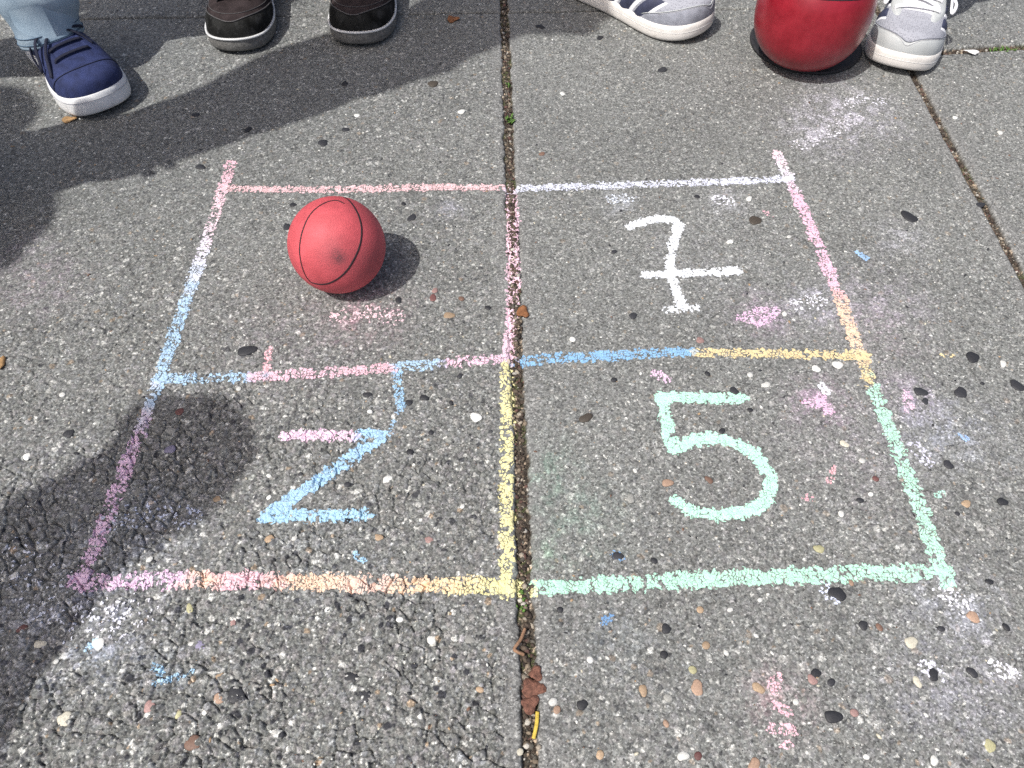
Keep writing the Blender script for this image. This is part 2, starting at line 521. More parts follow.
PC = {'w': (0.62, 0.62, 0.58), 'k': (0.028, 0.029, 0.034), 't': (0.36, 0.25, 0.15), 'b': (0.17, 0.095, 0.065), 'g': (0.24, 0.24, 0.22),
      'y': (0.40, 0.38, 0.20), 'v': (0.22, 0.20, 0.30), 'o': (0.33, 0.21, 0.14), 'p': (0.34, 0.20, 0.18), 'r': (0.14, 0.055, 0.05),
      'c': (0.50, 0.47, 0.37), 'd': (0.075, 0.06, 0.045)}
PEB = """40.6 644.5 6 c;99 644 6.5 w;65 719 8 c;193 743 9.5 b;236 695 9.5 k;219 699 5.5 o;219.5 675 4.5 t;200.5 646 5.5 v;192 644 3.5 w;233 623.7 4.5 p;
190 609 5 y;150 707 6.5 p;179 715 4.5 y;205 712 3.5 w;226 740 5 g;23 628 5.5 r;21.7 707.6 4 g;15 576 4.5 w;84.5 692 3 w;57 662 3 w;351 678 7 k;366 697 6.5 k;
432 640 5 w;180 412 4.5 r;171 431 5.5 g;170.5 450 5.5 v;217.5 499.5 4.5 t;69 434 6 k;113 431 2.5 k;27.5 457 5 w;62.5 395 3.5 w;137.5 492 4.5 g;196 490 4 g;
91 480 3 w;247 351 9.5 k;239 389 3 w;367.5 395 4.5 k;424 398 4.5 k;409 403 4 k;451 403 3 k;476 417.5 6 w;370 412 3 w;410 452.5 4 k;431 433 3 k;387.5 479.5 5 w;
346.5 521 4 k;462.5 507 3 w;269 476 3 w;269 497.5 3 w;347.5 484.5 4 k;269.5 539 5 t;294 537.5 3.5 w;379 538 4.5 t;429 540 4.5 p;287 227 4.5 k;293 205 3.5 k;
412 218 5.5 k;403.5 204 3 k;398.7 300.5 4.5 k;433 298 5 r;435 291 4 p;449 315.5 5.5 t;461.5 299 3.5 b;488 308 3.5 k;586 418 7 d;572.6 339.5 3.5 w;460 376 3.5 k;
755 220.5 7 d;633 316 4.5 k;614 252 3.5 k;697 197 3 k;700 340.5 4.5 p;789 237 3 w;730 242 3.5 w;749 199 4 w;784.5 314 3.5 w;837.5 365 5.5 w;816 369 4.5 w;
667.5 483 5.5 o;630.5 499 5 g;617.5 556 6 k;654 561 4 k;819 549 5.5 y;844 444 4.5 c;766 385 4.5 w;707.5 374 3.5 k;734 391 5 k;750 410 3 k;722 431 4 k;614 380 3.5 k;
841 514 4 w;635 471 3 w;750 375 3.5 w;709 480 4.5 b;972.5 357.5 7.5 k;960.5 393 7 k;920.5 392 6.5 k;925 401.5 4 k;1017 386 7 k;1003 364 4.5 w;948 465 5.5 k;
1002 502 5.5 k;966 504 5.5 t;860 500.5 4 k;875.5 479 3.5 r;862 461 3.5 w;870.5 494.5 3 w;957 514 3 k;982 384 2.5 k;837 594 8.5 k;973 617 7 o;911 642.5 6.5 c;
666 629 6 k;664 655 4.5 k;697 688 7.5 o;758 688 6.5 t;692.5 670 4.5 y;726 653 3.5 w;863 625.6 5 k;879 627.5 4.5 b;933 675 6.5 k;972 672.5 5.5 k;1006 627.5 4.5 k;
941 629 4 k;833 717 8.5 k;831 682.6 5 k;815.5 673.6 5.5 k;812 680 5 p;854 713 4.5 p;795.6 702 3.5 w;804 700 4 g;917 682 5.5 c;683 756 6 w;698 756 4.5 r;754 765 7.5 o;
934 760.6 5.5 w;989.5 746 6.5 y;668 698 5 g;643 690.5 6 t;666 724 4 o;866 757 3.5 w;989 582 4.5 k;851 583 3.5 o;706 645.5 4.5 t;323 143 5.5 k;345.5 130 4.5 k;
345 84 4.5 k;248 130 4.5 k;200.5 167 5 k;196 115.5 4 k;461.5 112 4 w;433 84 6 d;357 116 3 w;542 154 3.5 b;562.5 94 3 w;540 27 4.5 k;662.5 70 5.5 k;600 38 4 k;
909 217 8.5 k;980 205 5 k;1000 133 3.5 w;955 118 3 w;553 702 5 w;557 710 4.5 o;582 705 6 k;120 748 4 g;300 690 4 g;420 716 4 w;560 610 3.5 k;470 640 5 g;480 690 4.5 t;
328 610 3.5 w;150 560 4 w;310 575 4 g;60 555 4 w;400 620 4 w;440 590 4 g;520 752 4 c;600 755 5 t;730 610 3.5 w;780 640 4 g;760 600 3 w;700 610 4 t;590 660 4 w;620 720 4.5 g"""
items = []
for s in PEB.replace('\n', '').split(';'):
    a = s.split()
    gx, gy = G(float(a[0]), float(a[1]))
    items.append((float(a[2]) * px_size(gy), gx, gy, a[3]))
items.sort(reverse=True)
def pebble_data(lst, base):
    P, S, RZ, Cc = [], [], [], []
    for r, gx, gy, k in lst:
        el = random.uniform(.72, 1.0)
        P.append((gx, gy, zat(gx, gy) * 0.45 + 0.0006 - r * 0.04))
        S.append((r * 1.0, r * .94 * el, r * random.uniform(.16, .22) + .0003))
        RZ.append(random.uniform(0, 3.14))
        q = random.uniform(.8, 1.2)
        Cc.append([(c * .86 + .14 * sum(PC[k]) / 3) * q for c in PC[k]])
    return scatter(base, np.array(P), np.array(S), np.array(RZ), np.array(Cc, F32), lump=0.0)
def shape_stone(v):
    return v
for it in items[:100]:
    v, f, c = pebble_data([it], ICO3)
    # slightly irregular outline
    cx, cy = it[1], it[2]
    ang = np.arctan2(v[:, 1] - cy, v[:, 0] - cx)
    p1, p2 = random.uniform(0, 6.28), random.uniform(0, 6.28)
    k = 1 + 0.11 * np.sin(2 * ang + p1) + 0.08 * np.sin(3 * ang + p2) + 0.04 * np.sin(5 * ang + p1)
    v[:, 0] = cx + (v[:, 0] - cx) * k; v[:, 1] = cy + (v[:, 1] - cy) * k
    np_mesh('pebble', v, f, M_STONE, pavement, c)
v, f, c = pebble_data(items[100:], ICO2)
# loose distribution of smaller stones and chips
n = 13000
hx = rng.uniform(-1.1, 1.1, n); hy = 0.1 + 1.32 * rng.random(n) ** 1.15
r = 0.00055 + 0.0016 * rng.random(n) ** 5
kinds = rng.choice(list('wwwwwwwwwwcckkkggggggwtb'), n)
z0, _ = surface(hx, hy)
keep = (np.abs(jd(J_MID, hx, hy)) > .012) & (np.abs(jd(J_RIGHT, hx, hy)) > .009)
cols = np.array([PC[k] for k in kinds], F32) * rng.uniform(.75, 1.15, (n, 1))
S = np.stack([r * rng.uniform(1, 1.7, n), r * rng.uniform(.6, 1, n), r * .42], -1)
v2, f2, c2 = scatter(ICO1, np.stack([hx, hy, z0 + 0.0001 - r * .1], -1)[keep], S[keep], rng.uniform(0, 3.14, n)[keep], cols[keep], .3)
agg = np_mesh('aggregate', np.concatenate([v, v2]), np.concatenate([f, f2 + len(v)]), M_STONE, pavement, np.concatenate([c, c2]))
agg['kind'] = 'stuff'

# grit lying in the joints
def grit(j, t0, t1, half, n, zlo, seed):
    g = np.random.default_rng(seed)
    t = g.uniform(t0, t1, n); o = g.normal(0, half * .5, n).clip(-half, half)
    x = j[0] + j[2] * t + j[3] * o; y = j[1] + j[3] * t - j[2] * o
    z, _ = surface(x, y)
    r = 0.0007 + 0.0026 * g.random(n) ** 2.5
    S = np.stack([r * g.uniform(.9, 1.5, n), r * g.uniform(.7, 1, n), r * g.uniform(.5, .9, n)], -1)
    pal = np.array([(0.085, .064, .05), (0.13, .10, .075), (.26, .21, .155), (.06, .046, .038), (.40, .35, .28), (.15, .085, .07), (.13, .12, .1), (.55, .52, .46)], F32)
    cc = pal[g.choice(8, n, p=[.24, .2, .12, .16, .08, .07, .09, .04])] * g.uniform(.7, 1.2, (n, 1)).astype(F32)
    return scatter(ICO1, np.stack([x, y, z + r * .3], -1), S, g.uniform(0, 3, n), (cc * .78).astype(F32), .4)
def jt(j, p):
    return (p[0] - j[0]) * j[2] + (p[1] - j[1]) * j[3]
gs = [grit(J_MID, -0.1, jt(J_MID, G(511, 190)), .0066, 0, 0, 1) if 0 else grit(J_MID, -0.1, 1.5, .0066, 3600, 0, 1),
      grit(J_RIGHT, -0.4, .9, .0052, 2300, 0, 2), grit(J_BACKR, -.12, .5, .0075, 800, 0, 3)]
zr = (CH_Y0, CH_Y1)
V, Fc, Cc, b0 = [], [], [], 0
for v, f, c in gs:
    V.append(v); Fc.append(f + b0); Cc.append(c); b0 += len(v)
tag(np_mesh('joint_grit', np.concatenate(V), np.concatenate(Fc), M_GRIT, None, np.concatenate(Cc)),
    'brown grit and tiny stones lying in the paving joints', 'grit', kind='stuff')

# ------------------------------------------------------------------ chalk
def stroke_cells(pts, hw, sp=0.0006, fray=0.0012, seed=0):
    P = np.array(pts)
    x0, y0 = P.min(0) - hw - .003; x1, y1 = P.max(0) + hw + .003
    gx = np.arange(x0, x1, sp); gy = np.arange(y0, y1, sp)
    # bucket by segment so long diagonals stay cheap
    best = {}
    ids, ds, us = [], [], []
    nxg = len(gx)
    seg = np.hypot(*(P[1:] - P[:-1]).T); cum = np.concatenate([[0], np.cumsum(seg)])
    for i in range(len(P) - 1):
        a, b = P[i], P[i + 1]
        m = max(1, int(seg[i] / 0.05))
        for q in range(m):
            s, e = a + (b - a) * q / m, a + (b - a) * (q + 1) / m
            lx, ly = np.minimum(s, e) - hw - .003; ux, uy = np.maximum(s, e) + hw + .003
            ix = np.arange(max(0, int((lx - x0) / sp)), min(nxg, int((ux - x0) / sp) + 1))
            iy = np.arange(max(0, int((ly - y0) / sp)), min(len(gy), int((uy - y0) / sp) + 1))
            X, Y = np.meshgrid(gx[ix], gy[iy]); IX, IY = np.meshgrid(ix, iy)
            d = e - s; L2 = max((d ** 2).sum(), 1e-12)
            t = np.clip(((X - s[0]) * d[0] + (Y - s[1]) * d[1]) / L2, 0, 1)
            dist = np.hypot(X - s[0] - t * d[0], Y - s[1] - t * d[1])
            u = (cum[i] + seg[i] * (q + t) / m) / cum[-1]
            k = dist < hw + .003
            ids.append((IY[k] * (nxg + 1) + IX[k]).ravel()); ds.append(dist[k].ravel()); us.append(u[k].ravel())
    ids = np.concatenate(ids); ds = np.concatenate(ds); us = np.concatenate(us)
    o = np.lexsort((ds, ids)); ids, ds, us = ids[o], ds[o], us[o]
    first = np.concatenate([[True], ids[1:] != ids[:-1]])
    return ids[first], ds[first], us[first], nxg + 1, x0, y0, sp

def chalk(name, strokes, label, cat, group=None, hw=0.008, cover=0.82, sp=0.0005, lift=0.00045, grain=0.0040, gap=0.16):
    """strokes: list of (pixel polyline, colour stops[, half width, cover])"""
    VV, FF, CO, base = [], [], [], 0
    for st in strokes:
        pts, stops = st[0], st[1]
        w = st[2] if len(st) > 2 else hw
        cv = st[3] if len(st) > 3 else cover
        W = [G(*p) for p in pts]
        ids, d, u, stride, x0, y0, s = stroke_cells(W, w, sp)
        iy, ix = ids // stride, ids % stride
        cx = x0 + (ix + .5) * s; cy = y0 + (iy + .5) * s
        _, sco = surface(cx, cy)
        gk = grain / .0040
        jx = cx + gk * (.0011 * (vnoise(cx, cy, .0022, 208) - .5) + .0075 * (vnoise(cx, cy, .011, 212) - .5))
        jy = cy + gk * (.0011 * (vnoise(cx, cy, .0022, 209) - .5) + .0075 * (vnoise(cx, cy, .011, 213) - .5))
        fe, fid, fd, mx, my = flakes(jx, jy, grain, 301 + len(label))
        mx = mx - (jx - cx); my = my - (jy - cy)
        # distance of each whole grain from the stroke: grains are coated or not as a whole
        dc = np.full(cx.shape, 9.0)
        for (ax, ay), (bx_, by_) in zip(W[:-1], W[1:]):
            ex, ey = bx_ - ax, by_ - ay
            t = np.clip(((mx - ax) * ex + (my - ay) * ey) / max(ex * ex + ey * ey, 1e-12), 0, 1)
            dc = np.minimum(dc, np.hypot(mx - ax - t * ex, my - ay - t * ey))
        edge = w * (1.05 + 0.22 * (vnoise(cx, cy, 0.012, 201) - .5))
        prof = np.clip((edge - dc) / (w * .42) + .12, 0, 1)
        press = cv * (0.58 + 0.70 * fbm(cx, cy, 0.022, 204, 2)) + .06
        thick = np.clip((cv - .80) / .16, 0, 1)
        g_ = gap * (1.05 - .75 * thick) * np.clip(2.4 * vnoise(cx, cy, .005, 210) - .35, 0, 2)
        keep = (fid * .8 + .2 * (1 - sco) < press * prof) & (fe > g_)
        # a little powder between the coated grains
        keep |= (sco + .2 * (vnoise(cx, cy, .0012, 211) - .5) > 1.02 - .25 * cv) & (d < w * .85)
        keep &= fd < .95
        keep &= prof > 0
        ids, u, cx, cy = ids[keep], u[keep], cx[keep], cy[keep]
        if len(ids) == 0: continue
        c4 = np.stack([ids, ids + 1, ids + stride + 1, ids + stride], -1)
        uniq, inv = np.unique(c4, return_inverse=True)
        vy, vx = uniq // stride, uniq % stride
        X = x0 + vx * s; Y = y0 + vy * s
        z, _ = surface(X, Y)
        z = z + lift + 0.0003 * vnoise(X, Y, 0.0015, 205)
        # colour per cell blob
        uc = np.zeros(len(uniq)); uc[inv.ravel()] = np.repeat(u, 4)
        uc = np.clip(uc + 0.10 * (fbm(X, Y, 0.014, 206, 2) - .5) * (len(stops) > 1), 0, 1)
        pos = [q[0] for q in stops]
        cc = np.stack([np.interp(uc, pos, [srgb(*q[1])[k] for q in stops]) for k in range(3)], -1)
        cc = cc + (cc.mean(1, keepdims=True) + .06 - cc) * .28
        cc = cc * (0.82 + 0.16 * vnoise(X, Y, 0.004, 207)[:, None])
        VV.append(np.stack([X, Y, z], -1)); FF.append(inv.reshape(-1, 4) + base); CO.append(cc); base += len(uniq)
    o = np_mesh(name, np.concatenate(VV), np.concatenate(FF), M_CHALK, None, np.concatenate(CO))
    return tag(o, label, cat, group)

PINK, LPINK, VIO = (243, 180, 196), (246, 205, 216), (238, 194, 228)
WHB, BLUE, SBLUE = (220, 222, 238), (160, 202, 234), (112, 180, 230)
YEL, ORA, GOLD, MINT, SALM, PEACH = (238, 228, 146), (246, 202, 162), (232, 205, 136), (168, 234, 202), (243, 178, 170), (248, 208, 178)
RPINK = (241, 182, 210)
GL = 'chalk lines of the court'
def ystops(x, y0, y1, lst):
    """colour stops given by height in the photograph, as fractions of the real length"""
    a, b = G(x, y0)[1], G(x, y1)[1]
    return [((G(x, q)[1] - a) / (b - a), c) for q, c in lst]
def solid(c): return [(0, c), (1, c)]
chalk('chalk_line', [([(231, 164), (205, 245), (160, 378), (123, 478), (80, 584)],
      ystops(160, 164, 584, [(164, PINK), (215, LPINK), (262, WHB), (300, BLUE), (385, BLUE), (412, WHB), (438, VIO), (584, VIO)]), .0088)],
      'slanted chalk line on the left, pink then blue, violet pink at its lower end', 'chalk line', GL)
chalk('chalk_line', [([(228, 189), (330, 190), (440, 187), (512, 188)], solid((240, 188, 192)), .0078)],
      'short pink chalk line just above the small red ball', 'chalk line', GL)
chalk('chalk_line', [([(508, 189), (600, 186), (700, 183), (790, 179)], solid((212, 217, 238)), .0078)],
      'pale bluish white chalk line above the numeral 7', 'chalk line', GL)
chalk('chalk_line', [([(777, 153), (790, 182), (805, 214), (835, 285), (862, 360), (905, 470), (946, 583)],
      ystops(860, 153, 583, [(153, LPINK), (178, WHB), (192, RPINK), (275, RPINK), (298, SALM), (318, ORA), (352, ORA), (368, GOLD), (384, GOLD), (391, MINT), (583, MINT)]), .0088)],
      'long slanted chalk line on the right, pink above and mint green below', 'chalk line', GL)
chalk('chalk_line', [([(160, 380), (255, 377), (330, 373), (400, 367), (460, 362), (514, 358)],
      [(0, BLUE), (.26, BLUE), (.29, (236, 185, 205)), (.66, (236, 180, 195)), (.69, BLUE), (.77, BLUE), (.80, (236, 180, 205)), (1, (236, 190, 215))], .0078, .76)],
      'blue and pink chalk line between the small red ball and the numeral 2', 'chalk line', GL)
chalk('chalk_line', [([(518, 361), (600, 356), (690, 352)], solid(SBLUE), .0080), ([(695, 353), (780, 354), (866, 356)], solid(GOLD), .0074, .76)],
      'half blue, half golden yellow chalk line between the numerals 7 and 5', 'chalk line', GL)
chalk('chalk_line', [([(511, 193), (513, 215), (513, 290), (509, 352)], solid((240, 192, 212)), .0086, .86)],
      'pink chalk line filling the dark joint between ball and numeral 7', 'chalk line', GL)
chalk('chalk_line', [([(508, 364), (507, 450), (506, 560), (506, 594)], solid(YEL), .0082, .72)],
      'yellow chalk line along the dark joint between numerals 2 and 5', 'chalk line', GL)
chalk('chalk_line', [([(76, 583), (180, 580), (300, 582), (400, 585), (530, 588)],
      [(0, VIO), (.2, (238, 194, 228)), (.26, PEACH), (.32, (244, 188, 196)), (.42, (240, 184, 200)), (.48, ORA), (.58, PEACH), (.66, (240, 198, 180)), (.78, (244, 205, 150)), (.9, YEL), (1, YEL)], .0094, .86)],
      'chalk line below the numeral 2, fading from violet pink through orange to yellow', 'chalk line', GL)
chalk('chalk_line', [([(534, 588), (640, 583), (730, 578), (865, 574), (944, 571)], solid(MINT), .0092, .86), ([(930, 574), (951, 583)], solid(MINT), .006, .5)],
      'mint green chalk line along the bottom below the numeral 5', 'chalk line', GL)
chalk('chalk_numeral', [([(286, 435), (356, 436)], solid((240, 200, 226)), .0074, .93),
      ([(359, 435), (381, 437), (345, 462), (300, 494), (266, 517)], solid((150, 202, 238)), .0082, .95), ([(266, 517), (310, 516), (366, 515)], solid((150, 205, 238)), .0078, .94)],
      'chalk numeral 2 drawn like a Z, pink top and blue strokes', 'chalk numeral')
c7 = (226, 232, 238)
chalk('chalk_numeral', [([(630, 227), (643, 222), (660, 219), (673, 220), (679, 226), (674, 243), (670, 262), (673, 283), (682, 306)], solid(c7), .0074, .95),
      ([(645, 275), (690, 273), (737, 271)], solid(c7), .0074, .95), ([(667, 310), (697, 308)], solid(c7), .0072, .7)],
      'white chalk numeral 7 with a crossbar in the upper right square', 'chalk numeral')
c5 = (172, 240, 210)
chalk('chalk_numeral', [([(660, 397), (700, 398), (743, 399)], solid(c5), .0078, .96), ([(661, 396), (666, 420), (671, 448)], solid(c5), .0078, .96),
      ([(672, 449), (690, 441), (712, 438), (735, 443), (755, 455), (768, 472), (772, 487), (766, 501), (748, 512), (718, 516), (694, 512), (676, 502)], solid(c5), .0078, .95)],
      'mint green chalk numeral 5 in the lower right square', 'chalk numeral')
GM = 'small stray chalk marks'
marks = [
 ([([(397, 369), (398, 390), (401, 409)], solid((140, 195, 235)), .0058, .66), ([(397, 415), (391, 425), (391, 442)], solid((150, 195, 230)), .0035, .3)],
  'blue vertical chalk tick hanging from the line above the numeral 2'),
 ([([(269, 350), (266, 372)], solid((243, 180, 190)), .0042, .6)], 'short pink chalk tick standing on the line near the dark oval pebble'),
 ([([(738, 318), (758, 310), (777, 310), (770, 319), (757, 325), (740, 318)], solid((236, 185, 226)), .0048, .62), ([(748, 317), (770, 315)], solid((236, 185, 226)), .005, .35)], 'pink chalk diamond outline below the crossbar of the 7'),
 ([([(655, 374), (667, 379)], solid((236, 190, 226)), .006, .5)], 'faint pink chalk dab just above the corner of the numeral 5'),
 ([([(806, 402), (815, 404)], solid((236, 180, 220)), .0065, .5), ([(820, 398), (829, 412)], solid((236, 180, 220)), .0065, .55)], 'pink chalk scribble to the right above the numeral 5'),
 ([([(907, 394), (909, 410)], solid((236, 190, 222)), .006, .5)], 'pink chalk dab right of the mint part of the slanted line'),
 ([([(764, 212), (772, 216)], solid((240, 175, 190)), .004, .5)], 'tiny pink chalk dab beside the brown spot above the 7'),
 ([([(834, 469), (828, 482)], solid((244, 170, 180)), .004, .55)], 'thin red pink chalk fleck right of the numeral 5'),
 ([([(803, 497), (810, 497)], solid((244, 165, 180)), .0042, .65)], 'round red pink chalk dot at lower right of the numeral 5'),
 ([([(770, 685), (778, 678), (774, 691)], solid((244, 180, 196)), .0045, .6)], 'topmost pink chalk fleck of the trail at the bottom right'),
 ([([(776, 704), (786, 712)], solid((244, 180, 196)), .005, .5)], 'second pink chalk fleck from the top of the trail at the bottom right'),
 ([([(772, 728), (792, 731)], solid((244, 180, 196)), .005, .6)], 'widest pink chalk fleck in the trail at the bottom right'),
 ([([(785, 745), (790, 747)], solid((244, 180, 196)), .0042, .6)], 'lowest pink chalk fleck of the trail at the bottom right'),
 ([([(858, 253), (867, 259)], solid((140, 190, 238)), .0042, .7)], 'small blue chalk fleck right of the pink slanted line'),
 ([([(959, 436), (966, 439)], solid((140, 185, 240)), .0038, .7)], 'small blue chalk fleck below the dark pebbles at far right'),
 ([([(154, 666), (162, 674)], solid((150, 205, 240)), .0042, .65), ([(155, 684), (175, 678), (195, 671)], solid((160, 208, 240)), .0034, .55)], 'blue chalk squiggle in the bottom left corner'),
 ([([(88, 650), (95, 644)], solid((170, 215, 245)), .0042, .55)], 'blue chalk dab touching the white pebble at bottom left'),
 ([([(604, 622), (609, 618)], solid((90, 150, 205)), .004, .5)], 'dark blue chalk dab below the green bottom line'),
 ([([(614, 554), (621, 558)], solid((90, 160, 220)), .004, .6)], 'blue chalk dab on the dark pebble left below the numeral 5'),
 ([([(356, 556), (364, 561)], solid((150, 205, 240)), .004, .5)], 'small blue chalk dab below the numeral 2'),
 ([([(942, 356), (960, 354)], solid((230, 205, 140)), .0034, .45)], 'yellow chalk fleck beside a dark pebble near the right edge'),
 ([([(936, 496), (942, 494)], solid((170, 236, 210)), .0042, .55)], 'mint chalk dab just outside the slanted green line'),
]
for st, lb in marks:
    st = [(q[0], q[1], q[2] * 1.0, min(.95, q[3] + .04)) for q in st]
    chalk('chalk_mark', st, lb, 'chalk mark', GM, grain=.0026)
WS = (228, 228, 240)
smudges = [
 ([([(800, 145), (830, 132), (855, 118)], solid((232, 228, 240)), .016, .18), ([(845, 105), (862, 98), (880, 102)], solid(WS), .013, .22)], 'scattered white chalk dust near the toe of the right grey shoe'),
 ([([(612, 200), (628, 198)], solid((215, 225, 240)), .011, .3)], 'white chalk smudge above the numeral 7'),
 ([([(718, 200), (730, 203)], solid(WS), .011, .35)], 'white chalk smudge below the pale line, above the right end of the crossbar'),
 ([([(800, 305), (820, 300)], solid(WS), .014, .28)], 'white chalk dust left of the orange stretch of line'),
 ([([(110, 520), (150, 515), (190, 520)], solid((200, 210, 236)), .016, .2)], 'pale bluish chalk dust inside the shadow at left'),
 ([([(20, 560), (50, 590), (75, 615)], solid((222, 226, 240)), .03, .13), ([(85, 610), (115, 625), (140, 610)], solid(WS), .02, .16)], 'white chalk dust beyond the lower left corner of the court'),
 ([([(340, 316), (370, 313), (395, 318)], solid((240, 196, 206)), .016, .22)], 'faint pink chalk dust just below the small red ball'),
 ([([(945, 592), (965, 606)], solid(WS), .013, .28)], 'white chalk dust just below the lower right corner of the court'),
 ([([(925, 665), (935, 672)], solid((225, 225, 245)), .009, .4)], 'pale chalk smear on the dark pebble at lower right'),
 ([([(995, 668), (1012, 674)], solid(WS), .008, .4)], 'white chalk streak at the lower right edge'),
 ([([(820, 585), (835, 600)], solid((205, 215, 245)), .009, .3)], 'white chalk smear around the largest dark pebble below the green line'),
 ([([(822, 387), (826, 392)], solid(WS), .006, .55)], 'white chalk dab above the pink scribble'),
 ([([(915, 448), (925, 460)], solid((215, 215, 240)), .010, .3)], 'pale lilac chalk dust right of the slanted green line'),
]
for st, lb in smudges:
    chalk('chalk_smudge', st, lb, 'chalk smudge', 'rubbed chalk dust', grain=.0024, gap=.06)

# ------------------------------------------------------------------ balls
def sphere_geo(nu=128, nv=72):
    v = [(0, 0, 1)]
    for i in range(1, nv):
        th = math.pi * i / nv
        for j in range(nu):
            ph = 2 * math.pi * j / nu
            v.append((math.sin(th) * math.cos(ph), math.sin(th) * math.sin(ph), math.cos(th)))
    v.append((0, 0, -1))
    f = []
    for j in range(nu):
        f.append((0, 1 + j, 1 + (j + 1) % nu))
        e = 1 + (nv - 2) * nu
        f.append((len(v) - 1, e + (j + 1) % nu, e + j))
    for i in range(nv - 2):
        for j in range(nu):
            a = 1 + i * nu + j; b = 1 + i * nu + (j + 1) % nu
            f.append((a, a + nu, b + nu, b))
    return v, f

def ball_hit(px, py, c, r):
    a = (px - 512) / FPX; b = (384 - py) / FPX
    d = Vector((a, math.cos(PITCH) + b * math.sin(PITCH), -math.sin(PITCH) + b * math.cos(PITCH))).normalized()
    o = Vector((0, 0, CAMH)) - Vector(c)
    B = o.dot(d); D = B * B - (o.dot(o) - r * r)
    t = -B - math.sqrt(max(D, 0))
    return (o + d * t).normalized()

def rubber_mat(name, c, rough, pebble, dirtc, coat=0.0, smudge=None, specks=0.0):
    m, nt, b = new_mat(name)
    b.inputs['Roughness'].default_value = rough
    b.inputs['Coat Weight'].default_value = coat
    b.inputs['Coat Roughness'].default_value = 0.25
    tc = N(nt, 'ShaderNodeTexCoord')
    n1 = N(nt, 'ShaderNodeTexNoise'); n1.inputs['Scale'].default_value = 42; n1.inputs['Detail'].default_value = 9; n1.inputs['Roughness'].default_value = .72
    nt.links.new(tc.outputs['Object'], n1.inputs['Vector'])
    rp = N(nt, 'ShaderNodeValToRGB')
    e = rp.color_ramp.elements
    e[0].position, e[0].color = 0.28, tuple(x * .72 for x in c) + (1,)
    e[1].position, e[1].color = 0.72, tuple(min(1, x * 1.14 + .012) for x in c) + (1,)
    nt.links.new(n1.outputs['Fac'], rp.inputs['Fac'])
    out = rp.outputs['Color']
    n2 = N(nt, 'ShaderNodeTexNoise'); n2.inputs['Scale'].default_value = 900; n2.inputs['Detail'].default_value = 2
    nt.links.new(tc.outputs['Object'], n2.inputs['Vector'])
    def mixin(out, fac, colr):
        mx = N(nt, 'ShaderNodeMix', data_type='RGBA')
        mx.inputs['B'].default_value = tuple(colr) + (1,)
        nt.links.new(out, mx.inputs['A']); nt.links.new(fac, mx.inputs['Factor'])
        return mx.outputs['Result']
    for (ctr, rad, amt) in (smudge or []):
        vd = N(nt, 'ShaderNodeVectorMath', operation='DISTANCE')
        vd.inputs[1].default_value = ctr
        nt.links.new(tc.outputs['Object'], vd.inputs[0])
        mr = N(nt, 'ShaderNodeMapRange'); mr.interpolation_type = 'SMOOTHSTEP'
        mr.inputs['From Min'].default_value = rad; mr.inputs['From Max'].default_value = rad * .1
        mr.inputs['To Max'].default_value = 1
        nt.links.new(vd.outputs['Value'], mr.inputs['Value'])
        m3 = N(nt, 'ShaderNodeMapRange'); m3.inputs['From Min'].default_value = .36; m3.inputs['From Max'].default_value = .56
        m3.inputs['To Max'].default_value = amt
        ad = N(nt, 'ShaderNodeMath', operation='MULTIPLY_ADD'); ad.inputs[1].default_value = .4
        nt.links.new(n2.outputs['Fac'], ad.inputs[0]); 
        hl = N(nt, 'ShaderNodeMath', operation='MULTIPLY'); hl.inputs[1].default_value = .6
        nt.links.new(n1.outputs['Fac'], hl.inputs[0]); nt.links.new(hl.outputs[0], ad.inputs[2])
        nt.links.new(ad.outputs[0], m3.inputs['Value'])
        mm = N(nt, 'ShaderNodeMath', operation='MULTIPLY')
        nt.links.new(mr.outputs['Result'], mm.inputs[0]); nt.links.new(m3.outputs['Result'], mm.inputs[1])
        out = mixin(out, mm.outputs[0], dirtc)
    if specks:
        m4 = N(nt, 'ShaderNodeMapRange'); m4.inputs['From Min'].default_value = .60; m4.inputs['From Max'].default_value = .72
        m4.inputs['To Max'].default_value = specks
        nt.links.new(n2.outputs['Fac'], m4.inputs['Value'])
        out = mixin(out, m4.outputs['Result'], dirtc)
    nt.links.new(out, b.inputs['Base Color'])
    if pebble:
        vo = N(nt, 'ShaderNodeTexVoronoi'); vo.inputs['Scale'].default_value = pebble
        nt.links.new(tc.outputs['Object'], vo.inputs['Vector'])
        bp = N(nt, 'ShaderNodeBump'); bp.invert = True
        bp.inputs['Strength'].default_value = .5; bp.inputs['Distance'].default_value = .0005
        nt.links.new(vo.outputs['Distance'], bp.inputs['Height'])
        nt.links.new(bp.outputs['Normal'], b.inputs['Normal'])
    return m

M_SEAM = simple_mat('ball_seam', (0.020, 0.010, 0.014), .7)
BR = 0.0575
BC = (-0.2097, 0.6819, BR + 0.0004)
sm1 = ball_hit(338.5, 257, BC, BR) * BR
sm2 = ball_hit(372, 262, BC, BR) * BR
sm3 = ball_hit(366, 215, BC, BR) * BR
M_BALL = rubber_mat('red_rubber', (0.54, 0.076, 0.092), .66, 700, (0.06, 0.03, 0.035), 0, [(sm1, .013, .85), (sm1, .036, .45), (sm2, .042, .5), (sm3, .032, .3)], .5)
v, f = sphere_geo()
ball = py_mesh('ball', [Vector(p) * BR for p in v], f, M_BALL)
ball.location = BC
tag(ball, 'small matte red rubber basketball lying in the upper left chalk square', 'ball')
def squat(p, n=2.4):
    p = Vector(p)
    return p * ((math.hypot(p.x, p.y) ** n + abs(p.z) ** n) ** (-1 / n) if p.length > 0 else 1)
